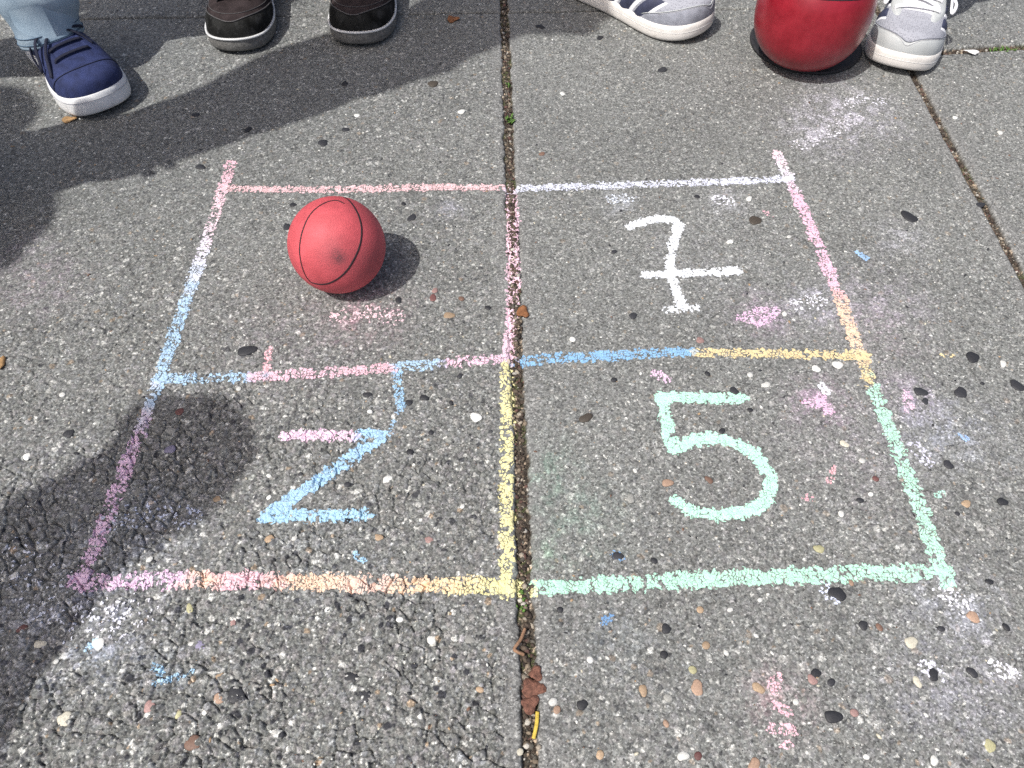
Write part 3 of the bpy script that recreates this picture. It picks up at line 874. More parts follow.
def seam_on(pts_n, r, rad, parent, closed=False, name='seam'):
    P = catmull(pts_n + ([pts_n[0]] if closed else []), 10)
    ups = [p.normalized() for p in P]
    vv, fc = tube_geo([(u if r < .08 else squat(u)) * (r + rad * .12) for u in ups], rad, 8, .4, ups)
    return py_mesh(name, vv, fc, M_SEAM, parent)
def bp_(cx, cy): return (260 + cx * 200 / 1024, 170 + cy * 150 / 768)
loop = [(432, 172), (385, 156), (320, 175), (262, 222), (222, 300), (203, 400), (212, 480), (238, 548), (262, 575)]
arc2 = [(262, 575), (320, 585), (375, 570), (440, 520), (490, 440), (515, 370), (520, 300), (507, 240), (485, 195), (455, 156), (430, 140)]
n1 = [ball_hit(*bp_(*p), BC, BR) for p in loop]
n2 = [ball_hit(*bp_(*p), BC, BR) for p in arc2]
seam_on(n1, BR, .00095, ball)
seam_on(n2, BR, .00115, ball)
# the matching seams round the back
axis_n = ball_hit(336, 240, BC, BR)
back = []
for k in range(24):
    a = 2 * math.pi * k / 24
    t1 = axis_n.orthogonal().normalized(); t2 = axis_n.cross(t1)
    back.append((-axis_n * .55 + (t1 * math.cos(a) + t2 * math.sin(a)) * .83).normalized())
seam_on(back, BR, .0007, ball, True)

# larger glossy ball between the grey shoes, on a flat black ring standing in for the shade below it
RR = 0.0871
RC = (0.4668, 1.1735, RR + 0.004)
M_BALL2 = rubber_mat('glossy_crimson_rubber', (0.26, 0.003, 0.014), .34, 0, (0.03, 0.004, 0.008), .1, None, .15)
big = py_mesh('ball', [squat(p) * RR for p in v], f, M_BALL2)
big.location = RC
tag(big, 'large glossy crimson ball, slightly flattened below, between the two grey sneakers', 'ball')
g0 = [ball_hit(px, py, RC, RR) for px, py in ((819, -.4), (828, .4), (840, .7), (852, .3), (862, -.9))]
nv = (g0[2] - g0[0]).cross(g0[4] - g0[2]).normalized()
if nv.z < 0: nv = -nv
h_ = nv.dot(g0[2]); e1 = (g0[2] - nv * h_).normalized(); e2 = nv.cross(e1); q_ = math.sqrt(1 - h_ * h_)
seam_on([nv * h_ + (e1 * math.cos(a) + e2 * math.sin(a)) * q_ for a in np.linspace(0, 2 * math.pi, 41)[:-1]], RR, .0010, big, True)
M_SHADE_RING = simple_mat('shade_black', (0.022, 0.022, 0.025), .75, 300, .5, .4, 500)  # near-black tone gives the ring its shadow look
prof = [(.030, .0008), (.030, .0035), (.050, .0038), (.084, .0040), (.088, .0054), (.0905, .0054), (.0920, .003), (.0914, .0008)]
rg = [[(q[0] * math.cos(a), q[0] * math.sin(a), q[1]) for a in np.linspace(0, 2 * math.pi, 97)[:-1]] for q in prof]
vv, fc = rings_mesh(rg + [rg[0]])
ring = py_mesh('ball_shade_ring', vv, fc, M_SHADE_RING)
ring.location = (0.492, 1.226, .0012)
tag(ring, 'flat black ring imitating the dark shade under the large glossy ball', 'ring')

# ------------------------------------------------------------------ shoes
U13 = np.linspace(0, 1, 13)
LAT = np.array([0, 18, 29, 35, 37, 39.5, 45, 52, 55, 51, 41, 23, 0]) / 1000
MED = np.array([0, 18, 29, 34, 34, 33.5, 38, 47, 51, 48, 39, 22, 0]) / 1000
HGT = np.array([0, 56, 67, 65, 63, 66, 70, 60, 48, 41, 35, 24, 0]) / 1000
def crom(tab, u):
    u = min(max(u, 0.0), 1.0) * 12
    i = min(int(u), 11); t = u - i
    g = lambda k: tab[k] if 0 <= k <= 12 else -tab[-k if k < 0 else 24 - k]
    a, b, c, d_ = g(i - 1), g(i), g(i + 1), g(i + 2)
    return 0.5 * (2 * b + (c - a) * t + (2 * a - 5 * b + 4 * c - d_) * t * t + (3 * b - a - 3 * c + d_) * t ** 3)

class Shoe:
    def __init__(s, L, wid, hs, sole, left, spring=.010):
        s.L, s.wid, s.hs, s.sole, s.left, s.spring = L, wid, hs, sole, left, spring
    def y(s, u): return s.L * (1 - math.cos(math.pi * u)) / 2
    def sp(s, u):
        t = s.y(u) / s.L
        return s.spring * max(0, (t - .72) / .28) ** 2
    def half(s, u):
        a, b = crom(LAT, u) * s.wid, crom(MED, u) * s.wid
        return (b, a) if s.left else (a, b)       # (+x side, -x side)
    def S(s, u, a, off=0.0, inset=.0035):
        p, m = s.half(u)
        p *= 1 - inset / .055; m *= 1 - inset / .055
        c, n = math.cos(a), math.sin(a)
        w = p if c > 0 else m
        H = max(0, crom(HGT, u)) * s.hs
        x = w * math.copysign(abs(c) ** .72, c)
        z = s.sole - .003 + s.sp(u) + H * abs(n) ** .80
        P = Vector((x, inset + s.y(u) * (1 - 2 * inset / s.L), z))
        if off:
            e = 1e-3
            du = s.S(min(u + e, .999), a, 0, inset) - s.S(max(u - e, .001), a, 0, inset)
            da = s.S(u, a + e, 0, inset) - s.S(u, a - e, 0, inset)
            nn = da.cross(du)
            if nn.length > 1e-12:
                nn.normalize()
                if nn.dot(P - Vector((0, s.y(min(u, .8)), .01))) < 0: nn = -nn
                P = P + nn * off
        return P
    def upper(s, mat, parent):
        us = np.linspace(0.004, .997, 64); an = np.linspace(0, math.pi, 41)
        rings = [[s.S(u, a) for a in an] for u in us]
        vv, fc = rings_mesh(rings, False)
        return py_mesh('shoe', vv, fc, mat, parent)
    def outline(s, inset, n=60):
        us = np.linspace(0.0, 1.0, n)
        pts = [Vector((s.half(u)[0], s.y(u), 0)) for u in us] + [Vector((-s.half(u)[1], s.y(u), 0)) for u in us[::-1][1:-1]]
        k = len(pts); out = []
        for i in range(k):
            t = (pts[(i + 1) % k] - pts[i - 1]).normalized()
            nrm = Vector((t.y, -t.x, 0))
            q = pts[i] - nrm * inset
            uu = us[i] if i < n else us[::-1][1:-1][i - n]
            out.append((q, uu))
        return out
    def sole_mesh(s, mat, parent):
        h = s.sole; rings = []
        for ins, z in ((.016, .0012), (.006, .0), (.0022, .0015), (.0006, .005), (0, .010), (.0002, h * .7), (.0012, h - .0012), (.0028, h), (.008, h + .0005)):
            rings.append([Vector((q.x, q.y, z + s.sp(u))) for q, u in s.outline(ins)])
        vv, fc = rings_mesh(rings, True, True, True)
        return py_mesh('sole', vv, fc, mat, parent)
    def stripe(s, mat, parent, z0, z1, off=.0007, name='foxing_stripe'):
        rings = [[Vector((q.x, q.y, z + s.sp(u))) for q, u in s.outline(-o)] for o, z in ((-.002, z0), (off, z0 + .0003), (off, z1 - .0003), (-.002, z1))]
        vv, fc = rings_mesh(rings + [rings[0]], True)
        return py_mesh(name, vv, fc, mat, parent)
    def panel(s, name, mask, mat, parent, off=.0013, nu=90, na=70):
        us = np.linspace(.02, .986, nu); an = np.linspace(0.01, math.pi - .01, na)
        g = [[mask(u, a) for a in an] for u in us]
        idx, vv, fc = {}, [], []
        def vid(i, j):
            if (i, j) not in idx:
                o = off * min(1, max(-.4, g[i][j] / .02))
                idx[(i, j)] = len(vv); vv.append(s.S(us[i], an[j], o if abs(o) > 1e-6 else 1e-6))
            return idx[(i, j)]
        for i in range(nu - 1):
            for j in range(na - 1):
                q = [(i, j), (i, j + 1), (i + 1, j + 1), (i + 1, j)]
                if max(g[a][b] for a, b in q) > 0:
                    fc.append([vid(*k) for k in q])
        return py_mesh(name, vv, fc, mat, parent) if fc else None
    def lace_bar(s, u0, u1, a0, a1, mat, parent, r=.0028, off=.003, flat=.45):
        k = 12; P, ups = [], []
        for i in range(k + 1):
            t = i / k
            u, a = u0 + (u1 - u0) * t, a0 + (a1 - a0) * t
            p = s.S(u, a, off if 0 < i < k else -.001)
            P.append(p); ups.append((s.S(u, a, .01) - s.S(u, a)).normalized())
        vv, fc = tube_geo(P, r, 8, flat, ups)
        return py_mesh('lace', vv, fc, mat, parent)
    def seam(s, fu, a0, a1, mat, parent, off=.0016, r=.0009):
        P = [s.S(min(fu(a), .985), a, off) for a in np.linspace(a0, a1, 40)]
        vv, fc = tube_geo(P, r, 6)
        return py_mesh('seam', vv, fc, mat, parent)
    def lace_path(s, uao, mat, parent, r=.0026, flat=.5):
        P = catmull([s.S(u, a, o) for u, a, o in uao], 8)
        vv, fc = tube_geo(P, r, 8, flat)
        return py_mesh('lace', vv, fc, mat, parent)

def place(root, o, toe, ang, L, base, brz):
    """put shoe o (local heel at 0, toe at +y L) so that its toe tip lies at toe, pointing along ang"""
    d_ = Vector((math.cos(ang), math.sin(ang)))
    heel = Vector(toe) - d_ * L
    q = Matrix.Rotation(-brz, 2) @ (heel - Vector(base))
    o.location = (q.x, q.y, .0016)
    o.rotation_euler = (0, 0, ang - math.pi / 2 - brz)

# ------------------------------------------------------------------ bodies
def skin_geo(verts, edges, radii, sub=1):
    me = bpy.data.meshes.new('tmp')
    me.from_pydata([tuple(v) for v in verts], edges, [])
    o = bpy.data.objects.new('tmp', me); col.objects.link(o)
    sk = o.modifiers.new('s', 'SKIN'); sk.branch_smoothing = 0.6
    lay = me.skin_vertices[0].data
    for i, r_ in enumerate(radii):
        lay[i].radius = r_ if isinstance(r_, tuple) else (r_, r_)
        lay[i].use_root = (i == 0)
    o.modifiers.new('u', 'SUBSURF').levels = sub
    dg = bpy.context.evaluated_depsgraph_get()
    ev = bpy.data.meshes.new_from_object(o.evaluated_get(dg))
    col.objects.unlink(o); bpy.data.objects.remove(o)
    return ev

def skin_obj(name, graph, mat, parent, sub=1):
    me = skin_geo(*graph, sub)
    me.name = name
    me.materials.clear(); me.materials.append(mat)
    me.polygons.foreach_set('use_smooth', np.ones(len(me.polygons), bool))
    return link(bpy.data.objects.new(name, me), parent)

def person(label, base, face, feet, look, H=1.72, arms=None, hair_r=.088, group=None):
    """feet: two (toe world xy, pointing angle, left?) ; look: dict of materials and the shoe builder"""
    rz = face - math.pi / 2
    root = empty('person', (base[0], base[1], 0), rz)
    tag(root, label, 'person', group)
    k = H / 1.72
    Rm = Matrix.Rotation(-rz, 2)
    ank = []
    for toe, ang, left in feet:
        d_ = Vector((math.cos(ang), math.sin(ang)))
        L = look['L']
        a = Rm @ (Vector(toe) - d_ * (L - .068) - Vector(base))
        ank.append((a, left, Rm @ d_))
        look['shoe'](root, left, toe, ang, base, rz)
    lean = look.get('lean', 0); hs_ = look.get('head', 1)
    def ln_(p):
        p = Vector(p); return Vector((p.x, p.y + lean * max(0, (p.z / k - .95) / .6), p.z))
    V, E, Rr = [], [], []
    def add(p, r_, par=None):
        p = ln_(p)
        V.append(Vector(p)); Rr.append(r_)
        if par is not None: E.append((par, len(V) - 1))
        return len(V) - 1
    pel = add((0, 0, .95 * k), (.135, .10 * look.get('thin', 1)))
    sp1 = add((0, .005, 1.10 * k), (.125, .092 * look.get('thin', 1)), pel)
    ch = add((0, .0, 1.29 * k), (.145, .10 * look.get('thin', 1)), sp1)
    nb = add((0, -.01, 1.43 * k), (.075, .062), ch)
    nk = add((0, .0, 1.50 * k), .055, nb)
    hd = add((0, .018 * hs_, 1.575 * k), (.072 * hs_, .085 * hs_), nk)
    ht = add((0, .010 * hs_, 1.66 * k), (.070 * hs_, .085 * hs_), hd)
    nose = add((0, .115 * hs_, 1.585 * k), .014, hd)
    for sx in (-1, 1):
        add((sx * .086 * hs_, .0, 1.585 * k), .016, hd)
    hips = []
    for a, left, d_ in ank:
        sx = -1 if left else 1
        hp = add((sx * .095, 0, .90 * k), .066, pel)
        hx = V[hp]
        kn = Vector(((hx.x + a.x) / 2, (hx.y + a.y) / 2 + .03, .49 * k))
        th0 = add((hx.x * .96, hx.y, .80 * k), .060, hp)
        kk = add(kn, .041, th0)
        sh0 = add((a.x, a.y + .005, .275), .034, kk)
        aa = add((a.x, a.y, .095), .031, sh0)
        ft = a + d_ * .06
        f1 = add((ft.x, ft.y, .052), .030, aa)
        f2 = a + d_ * .13
        add((f2.x, f2.y, .045), .024, f1)
        hips.append((hx, kn, a, d_, left))
    sleeves = []
    arms = arms or {}
    for sx in (-1, 1):
        sh = add((sx * .175, -.005, 1.385 * k), .052, ch)
        el, wr = arms.get(sx, ((sx * .25, -.03, 1.11 * k), (sx * .255, .06, .88 * k)))
        e = add(el, .040, sh)
        w_ = add(wr, .027, e)
        sleeves.append((V[sh].copy(), ln_(el), ln_(wr)))
        fd = (Vector(wr) - Vector(el)).normalized()
        side = fd.cross(Vector((sx, .2, 0))).normalized()
        pm = add(Vector(wr) + fd * .05, (.034, .020), w_)
        pe = add(Vector(wr) + fd * .088, (.036, .016), pm)
        curl = Vector((-sx, 0, 0))
        for q, (o_, ln) in enumerate(((-.030, .066), (-.010, .076), (.010, .072), (.029, .055))):
            b0 = Vector(wr) + fd * .100 + side * o_
            i0 = add(b0, .0095, pe)
            i1 = add(b0 + fd * ln * .5 + side * o_ * .12, .0085, i0)
            add(b0 + fd * ln * .92 + curl * .018 + side * o_ * .15, .0075, i1)
        t0 = add(Vector(wr) + fd * .055 + side * -.040, .0115, pm)
        t1 = add(Vector(wr) + fd * .085 + side * -.058 + curl * .008, .0095, t0)
    skin_obj('body', (V, E, Rr), look['skin'], root)
    # shirt
    V2, E2, R2 = [], [], []
    def add2(p, r_, par=None):
        p = Vector(p) if par is not None and len(V2) >= 4 else ln_(p)
        V2.append(Vector(p)); R2.append(r_)
        if par is not None: E2.append((par, len(V2) - 1))
        return len(V2) - 1
    th_ = look.get('thin', 1)
    c0 = add2((0, 0, 1.10 * k), (.150, .112 * th_))
    b1 = add2((0, 0, .90 * k), (.158, .120 * th_), c0)
    c1 = add2((0, 0, 1.29 * k), (.168, .120 * th_), c0)
    c2 = add2((0, -.01, 1.41 * k), (.090, .078 * th_), c1)
    for s_, e_, w_ in sleeves:
        a1 = add2(s_, .066, c1); a2 = add2(e_, .054, a1)
        if look.get('long'): add2(e_ + (w_ - e_) * .93, .042, a2)
    skin_obj('shirt', (V2, E2, R2), look['shirt'], root)
    # hair cap
    hv, hf = sphere_geo(40, 24)
    hc = ln_((0, -.004, 1.615 * k)); pts = []
    for p in hv:
        p = Vector(p)
        s_ = 1 + .03 * math.sin(9 * p.x + 5 * p.z) * math.cos(7 * p.y)
        q = Vector((p.x * hair_r * s_, p.y * (hair_r + .016) * s_, p.z * (hair_r + .016) * s_))
        if p.y > .25 and p.z < .35: q.y *= .62                     # leaves the face free
        if p.z < -.2: q.y -= .02
        pts.append(hc + q)
    py_mesh('hair', pts, hf, look['hair'], root)
    # trousers: two legs from hem to hip and the seat
    geo = []; hemrings = []
    rn = random.Random(int(abs(base[0]) * 1000))
    for hx, kn, a, d_, left in hips:
        hz, hrad = look.get('hem', (.075, .055))
        hemc = a + d_ * look.get('hemf', .012)
        path = catmull([(hemc.x, hemc.y, hz), (hemc.x - d_.x * .012, hemc.y - d_.y * .012, hz + .09), (a.x, a.y + .005, hz + .2), tuple(kn), (hx.x * .96, hx.y, .80 * k), (hx.x * .9, hx.y, .93 * k)], 14)
        rings = []
        n = 56; ph = rn.uniform(0, 6)
        tf = .25 + .75 * look.get('legthin', look.get('thin', 1))
        rl = [np.interp(p.z, [hz, hz + .1, .3, .5, .8 * k, .95 * k], [hrad, hrad * 1.02, hrad * 1.08 * tf, .074 * tf, .098 * tf, .108 * tf]) for p in path]
        tilt = look.get('tilt', 0)
        for i, p in enumerate(path):
            ring_ = []
            for j in range(n):
                th = 2 * math.pi * j / n
                zz_ = p.z
                fold = .0085 * math.sin(zz_ * 95 + 2.2 * math.sin(th + ph) + ph) * math.exp(-((zz_ - hz - .055) / .05) ** 2) * (.6 + .4 * math.cos(th - ph)) \
                    + .003 * math.sin(3 * th + zz_ * 30 + ph) + .003 * math.sin(zz_ * 40 + th)
                if i < 3: fold *= .35
                r_ = rl[i] + fold
                c_ = Vector((math.cos(th), math.sin(th)))
                dz_ = -tilt * (c_.dot(d_)) * max(0, 1 - (p.z - hz) / .1) * rl[i]
                ring_.append(Vector((p.x + c_.x * r_, p.y + c_.y * r_, p.z + dz_)))
            rings.append(ring_)
        inner = [Vector((p.x + (q.x - p.x) * .93, p.y + (q.y - p.y) * .93, q.z + .001)) for q, p in ((q, path[0]) for q in rings[0])]
        inner2 = [v_ + Vector((0, 0, .06)) for v_ in inner]
        geo.append(rings_mesh([inner2, inner] + rings, True, False, True))
        hemrings.append(rings)
    seams = look.get('seams')
    seat = []
    for z, rx, ry in ((.80, .10, .09), (.85, .165, .118), (.92, .178, .128), (1.0, .160, .120), (1.03, .150, .112)):
        seat.append([Vector((rx * math.cos(t), ry * (.35 + .65 * look.get('legthin', look.get('thin', 1))) * math.sin(t), z * k)) for t in np.linspace(0, 2 * math.pi, 57)[:-1]])
    geo.append(rings_mesh(seat, True, True, True))
    vv, fc = merge_geo(geo)
    tr = py_mesh('trousers', vv, fc, look['trousers'], root)
    for rings in (hemrings if seams else []):
        for i in (2, 4):
            cen = sum(rings[i], Vector()) / len(rings[i])
            P = [cen + (q - cen) * 1.004 for q in rings[i]]; P.append(P[0])
            sv, sf = tube_geo(P, .0011, 6, .6)
            py_mesh('hem_seam', sv, sf, M_THREAD, tr)
    return root

def denim_mat():
    m, nt, b = new_mat('washed_denim')
    b.inputs['Roughness'].default_value = .85
    tc = N(nt, 'ShaderNodeTexCoord')
    n1 = N(nt, 'ShaderNodeTexNoise'); n1.inputs['Scale'].default_value = 16; n1.inputs['Detail'].default_value = 6
    nt.links.new(tc.outputs['Object'], n1.inputs['Vector'])
    rp = N(nt, 'ShaderNodeValToRGB'); e = rp.color_ramp.elements
    e[0].position, e[0].color = .3, (.20, .29, .38, 1)
    e[1].position, e[1].color = .72, (.55, .66, .74, 1)
    nt.links.new(n1.outputs['Fac'], rp.inputs['Fac'])
    wv = N(nt, 'ShaderNodeTexNoise'); wv.inputs['Scale'].default_value = 800; wv.inputs['Detail'].default_value = 3
    nt.links.new(tc.outputs['Object'], wv.inputs['Vector'])
    r2 = N(nt, 'ShaderNodeValToRGB'); r2.color_ramp.elements[0].position = .35; r2.color_ramp.elements[1].position = .65
    r2.color_ramp.elements[0].color = (.55, .58, .62, 1)
    nt.links.new(wv.outputs['Fac'], r2.inputs['Fac'])
    mx = N(nt, 'ShaderNodeMix', data_type='RGBA', blend_type='MULTIPLY'); mx.inputs['Factor'].default_value = .6
    nt.links.new(rp.outputs['Color'], mx.inputs['A']); nt.links.new(r2.outputs['Color'], mx.inputs['B'])
    nt.links.new(mx.outputs['Result'], b.inputs['Base Color'])
    bp = N(nt, 'ShaderNodeBump'); bp.inputs['Strength'].default_value = .4; bp.inputs['Distance'].default_value = .0006
    nt.links.new(wv.outputs['Fac'], bp.inputs['Height']); nt.links.new(bp.outputs['Normal'], b.inputs['Normal'])
    return m

def mesh_cloth_mat(name, c1, c2, scale):
    m, nt, b = new_mat(name)
    b.inputs['Roughness'].default_value = .85
    tc = N(nt, 'ShaderNodeTexCoord')
    vo = N(nt, 'ShaderNodeTexVoronoi'); vo.inputs['Scale'].default_value = scale; vo.inputs['Randomness'].default_value = .55
    nt.links.new(tc.outputs['Object'], vo.inputs['Vector'])
    rp = N(nt, 'ShaderNodeValToRGB'); e = rp.color_ramp.elements
    e[0].position, e[0].color = .15, tuple(c2) + (1,)
    e[1].position, e[1].color = .5, tuple(c1) + (1,)
    nt.links.new(vo.outputs['Distance'], rp.inputs['Fac'])
    nt.links.new(rp.outputs['Color'], b.inputs['Base Color'])
    bp = N(nt, 'ShaderNodeBump'); bp.inputs['Strength'].default_value = .5; bp.inputs['Distance'].default_value = .0006
    nt.links.new(vo.outputs['Distance'], bp.inputs['Height']); nt.links.new(bp.outputs['Normal'], b.inputs['Normal'])
    return m

M_SKIN = simple_mat('skin', (0.50, 0.30, 0.21), .5, 40, .1)
M_DENIM = denim_mat()
M_THREAD = simple_mat('seam_thread', (0.09, 0.14, 0.20), .9, 200, .2)
M_DARKCLOTH = simple_mat('dark_trouser_cloth', (0.022, 0.020, 0.026), .9, 120, .3, .4, 800)
M_GREYCLOTH = simple_mat('grey_trouser_cloth', (0.10, 0.105, 0.12), .9, 120, .2, .4, 800)
M_TEE = simple_mat('grey_shirt_cloth', (0.22, 0.23, 0.25), .9, 60, .15, .4, 500)
M_TEEB = simple_mat('blue_shirt_cloth', (0.06, 0.10, 0.20), .9, 60, .15, .4, 500)
M_TEEW = simple_mat('white_shirt_cloth', (0.62, 0.62, 0.60), .9, 60, .08, .4, 500)
M_HAIR = simple_mat('dark_hair', (0.035, 0.022, 0.014), .6, 150, .4, .8, 200)
M_NAVY = simple_mat('navy_canvas', (0.022, 0.032, 0.100), .85, 90, .28, .7, 900)
M_NAVYD = simple_mat('dark_navy_lace', (0.010, 0.012, 0.030), .8, 200, .2, .5, 900)
M_WRUB = simple_mat('white_rubber', (0.80, 0.80, 0.79), .55, 80, .07, .25, 500, .4, 0, ((.38, .37, .35), 45, .56, .85))
M_GREYL = simple_mat('grey_line_rubber', (0.36, 0.36, 0.38), .6, 80, .1)
M_PLUM = simple_mat('plum_suede', (0.040, 0.031, 0.031), 1.0, 60, .35, .8, 900, .04)
M_BLKSU = simple_mat('black_suede', (0.021, 0.021, 0.020), 1.0, 50, .5, .9, 600, .05, 0, ((.06, .06, .06), 60, .5, .75))
M_GRUB = simple_mat('grey_rubber', (0.17, 0.165, 0.155), .75, 200, .3, .6, 700, .3, 0, ((.07, .068, .064), 160, .5, .7))
M_STRIPE = simple_mat('pale_rubber_line', (0.68, 0.68, 0.67), .6, 80, .12)
M_VAMP = mesh_cloth_mat('lilac_grey_mesh', (.33, .34, .38), (.20, .205, .235), 330)
M_MUD = simple_mat('pale_grey_leather', (0.44, 0.46, 0.46), .55, 50, .07, .3, 500)
M_MUDD = simple_mat('grey_suede', (0.25, 0.26, 0.30), .9, 90, .2, .6, 700)
M_CREAM = simple_mat('offwhite_rubber', (0.72, 0.69, 0.65), .6, 80, .06, .3, 400, .35, 0, ((.42, .38, .33), 60, .57, .85))
M_WLACE = simple_mat('white_lace', (0.78, 0.78, 0.80), .85, 300, .06, .4, 900)
M_STITCH = simple_mat('pale_stitch', (.085, .08, .08), .9, 400, .3)
M_DLACE = simple_mat('dark_lace', (.016, .014, .016), .9, 400, .3)
M_NVYP = simple_mat('navy_panel', (0.035, 0.040, 0.075), .7, 100, .2, .3, 600)
PI = math.pi

def shoe_navy(root, left, toe, ang, base, rz):
    s = Shoe(.27, 1.02, .80, .031, left)
    o = s.upper(M_NAVY, root)
    place(root, o, toe, ang, s.L, base, rz)
    s.sole_mesh(M_WRUB, o)
    s.stripe(M_GREYL, o, .0225, .0234, .0004)
    s.panel('toe_cap', lambda u, a: (u - (.70 + .055 * math.sin(a) ** 2)), M_NAVY, o, .0010)
    s.seam(lambda a: .70 + .055 * math.sin(a) ** 2, .1, PI - .1, M_NAVYD, o, .0008, .0006)
    for sg in (-1, 1):
        s.panel('eyelet_panel', lambda u, a: min(.655 - u, sg * (a - PI / 2) - .34, .95 - sg * (a - PI / 2)) if u > .28 else -1, M_NAVY, o, .0016)
    for u in (.655, .605, .555, .505):
        s.lace_bar(u, u - .012, PI / 2 - .46, PI / 2 + .46, M_NAVYD, o, .0026, .0034)
    sd = -1 if left else 1
    A = lambda q: PI / 2 - sd * q
    s.lace_path([(.52, A(.05), .005), (.55, A(-.5), .012), (.62, A(-.95), .006), (.60, A(-1.15), .004), (.53, A(-.85), .010), (.51, A(-.1), .006)], M_NAVYD, o, .0026)
    s.lace_path([(.52, A(.05), .006), (.48, A(.5), .014), (.50, A(.85), .008), (.54, A(.6), .010), (.53, A(.05), .007)], M_NAVYD, o, .0026)
    s.lace_path([(.52, A(-.05), .006), (.60, A(-.45), .007), (.67, A(-.78), .003), (.69, A(-.95), .002)], M_NAVYD, o, .0024)
    s.lace_path([(.52, A(0), .007), (.57, A(.35), .007), (.62, A(.66), .003)], M_NAVYD, o, .0024)

def shoe_dark(root, left, toe, ang, base, rz):
    s = Shoe(.29, 1.05, .92, .024, left, .006)
    o = s.upper(M_PLUM, root)
    place(root, o, toe, ang, s.L, base, rz)
    s.sole_mesh(M_GRUB, o)
    s.stripe(M_STRIPE, o, .0205, .0238, .0012)
    s.panel('toe_cap', lambda u, a: (u - (.55 + .345 * math.sin(a) ** 1.3)), M_BLKSU, o, .0016)
    s.panel('tongue', lambda u, a: min(.60 - u, .42 - abs(a - PI / 2)) if u > .25 else -1, M_BLKSU, o, .0012)
    s.seam(lambda a: .55 + .345 * math.sin(a) ** 1.3, .12, PI - .12, M_STITCH, o, .0018, .0010)
    s.seam(lambda a: .52 + .30 * math.sin(a) ** 1.3, .25, PI - .25, M_STITCH, o, .0006, .0006)
    for u in (.70, .65, .60, .55, .50):
        s.lace_bar(u, u - .01, PI / 2 - .42, PI / 2 + .42, M_DLACE, o, .0034, .0036, .35)

def shoe_grey(root, left, toe, ang, base, rz):
    s = Shoe(.285, 1.1, .95, .027, left, .012)
    o = s.upper(M_VAMP, root)
    place(root, o, toe, ang, s.L, base, rz)
    s.sole_mesh(M_CREAM, o)
    s.stripe(M_STRIPE, o, .0145, .0154, .0003)
    sd = -1 if left else 1
    lat = lambda a: (a < PI / 2) != left
    mud = M_MUD if left else M_MUDD
    s.seam(lambda a: .58 + .35 * math.sin(a) ** 1.2, .1, PI - .1, M_MUDD if left else M_MUD, o, .0014, .0008)
    s.seam(lambda a: .60 + .352 * math.sin(a) ** 1.2, .3, PI - .3, M_GREYL, o, .0018, .0004)
    s.panel('toe_cap', lambda u, a: (u - (.58 + .35 * math.sin(a) ** 1.2)), mud, o, .0016)
    for sg in (-1, 1):
        s.panel('eyestay', lambda u, a: min(.70 - u - .25 * max(0, abs(a - PI / 2) - .45), sg * (a - PI / 2) - .30, .80 - sg * (a - PI / 2)) if u > .2 else -1, M_MUDD if not left else M_MUD, o, .0020)
    s.panel('tongue', lambda u, a: min(.66 - u, .36 - abs(a - PI / 2)) if u > .25 else -1, M_WLACE, o, .0010)
    for c in (.63, .55, .47):
        for sg in (-1, 1):
            s.panel('side_stripe', lambda u, a: min(.026 - abs(u - c + .10 * (abs(a - PI / 2) - 1.1)), sg * (a - PI / 2) - .78), M_NVYP, o, .0022)
            s.panel('side_stripe', lambda u, a: min(.008 - abs(u - c - .036 + .10 * (abs(a - PI / 2) - 1.1)), sg * (a - PI / 2) - .76), M_WLACE, o, .0026)
    for u in (.655, .605, .555, .505):
        s.lace_bar(u, u - .02, PI / 2 - .56, PI / 2 + .56, M_WLACE, o, .0042, .0040)
    s.lace_bar(.635, .585, PI / 2 + .5, PI / 2 - .5, M_WLACE, o, .0038, .0060)
    s.lace_bar(.585, .535, PI / 2 - .5, PI / 2 + .5, M_WLACE, o, .0038, .0062)
    A = lambda q: PI / 2 - sd * q
    s.lace_path([(.53, A(0), .008), (.57, A(-.5), .016), (.62, A(-.85), .008), (.58, A(-.7), .014), (.53, A(0), .010)], M_WLACE, o, .003)
    s.lace_path([(.53, A(0), .008), (.55, A(.5), .016), (.60, A(.9), .008), (.56, A(.8), .014), (.52, A(0), .010)], M_WLACE, o, .003)

LK_NAVY = dict(L=.27, shoe=shoe_navy, skin=M_SKIN, shirt=M_TEE, hair=M_HAIR, trousers=M_DENIM, hem=(.062, .049), hemf=.050, tilt=-.25, seams=True)
LK_DARK = dict(L=.29, shoe=shoe_dark, skin=M_SKIN, shirt=M_TEEB, hair=M_HAIR, trousers=M_DARKCLOTH, hem=(.075, .058), long=True)
LK_GREY = dict(L=.285, shoe=shoe_grey, skin=M_SKIN, shirt=M_TEEW, hair=M_HAIR, trousers=M_GREYCLOTH, hem=(.10, .056))

# the three whose shoes are in the picture
p1 = person('person in faded blue jeans and navy canvas shoes with white soles', (-.92, 1.09), R(-50),
            [(G(113, 117), R(-48), True), ((-.98, .86), R(-70), False)], LK_NAVY,
            arms={-1: ((-.25, -.07, 1.11), (-.235, -.10, .90)), 1: ((.25, -.07, 1.11), (.235, -.10, .90))})
p2 = person('person in dark plum suede skate shoes and dark trousers', (-.38, 1.52), R(-90),
            [(G(238, 57), R(-88), False), (G(357, 50), R(-92), True)], LK_DARK)
p3 = person('person in grey and white sneakers straddling the large crimson ball', (.44, 1.50), R(-92),
            [(G(706, 39), R(-39), False), (G(893, 77), R(-113), True)], LK_GREY)
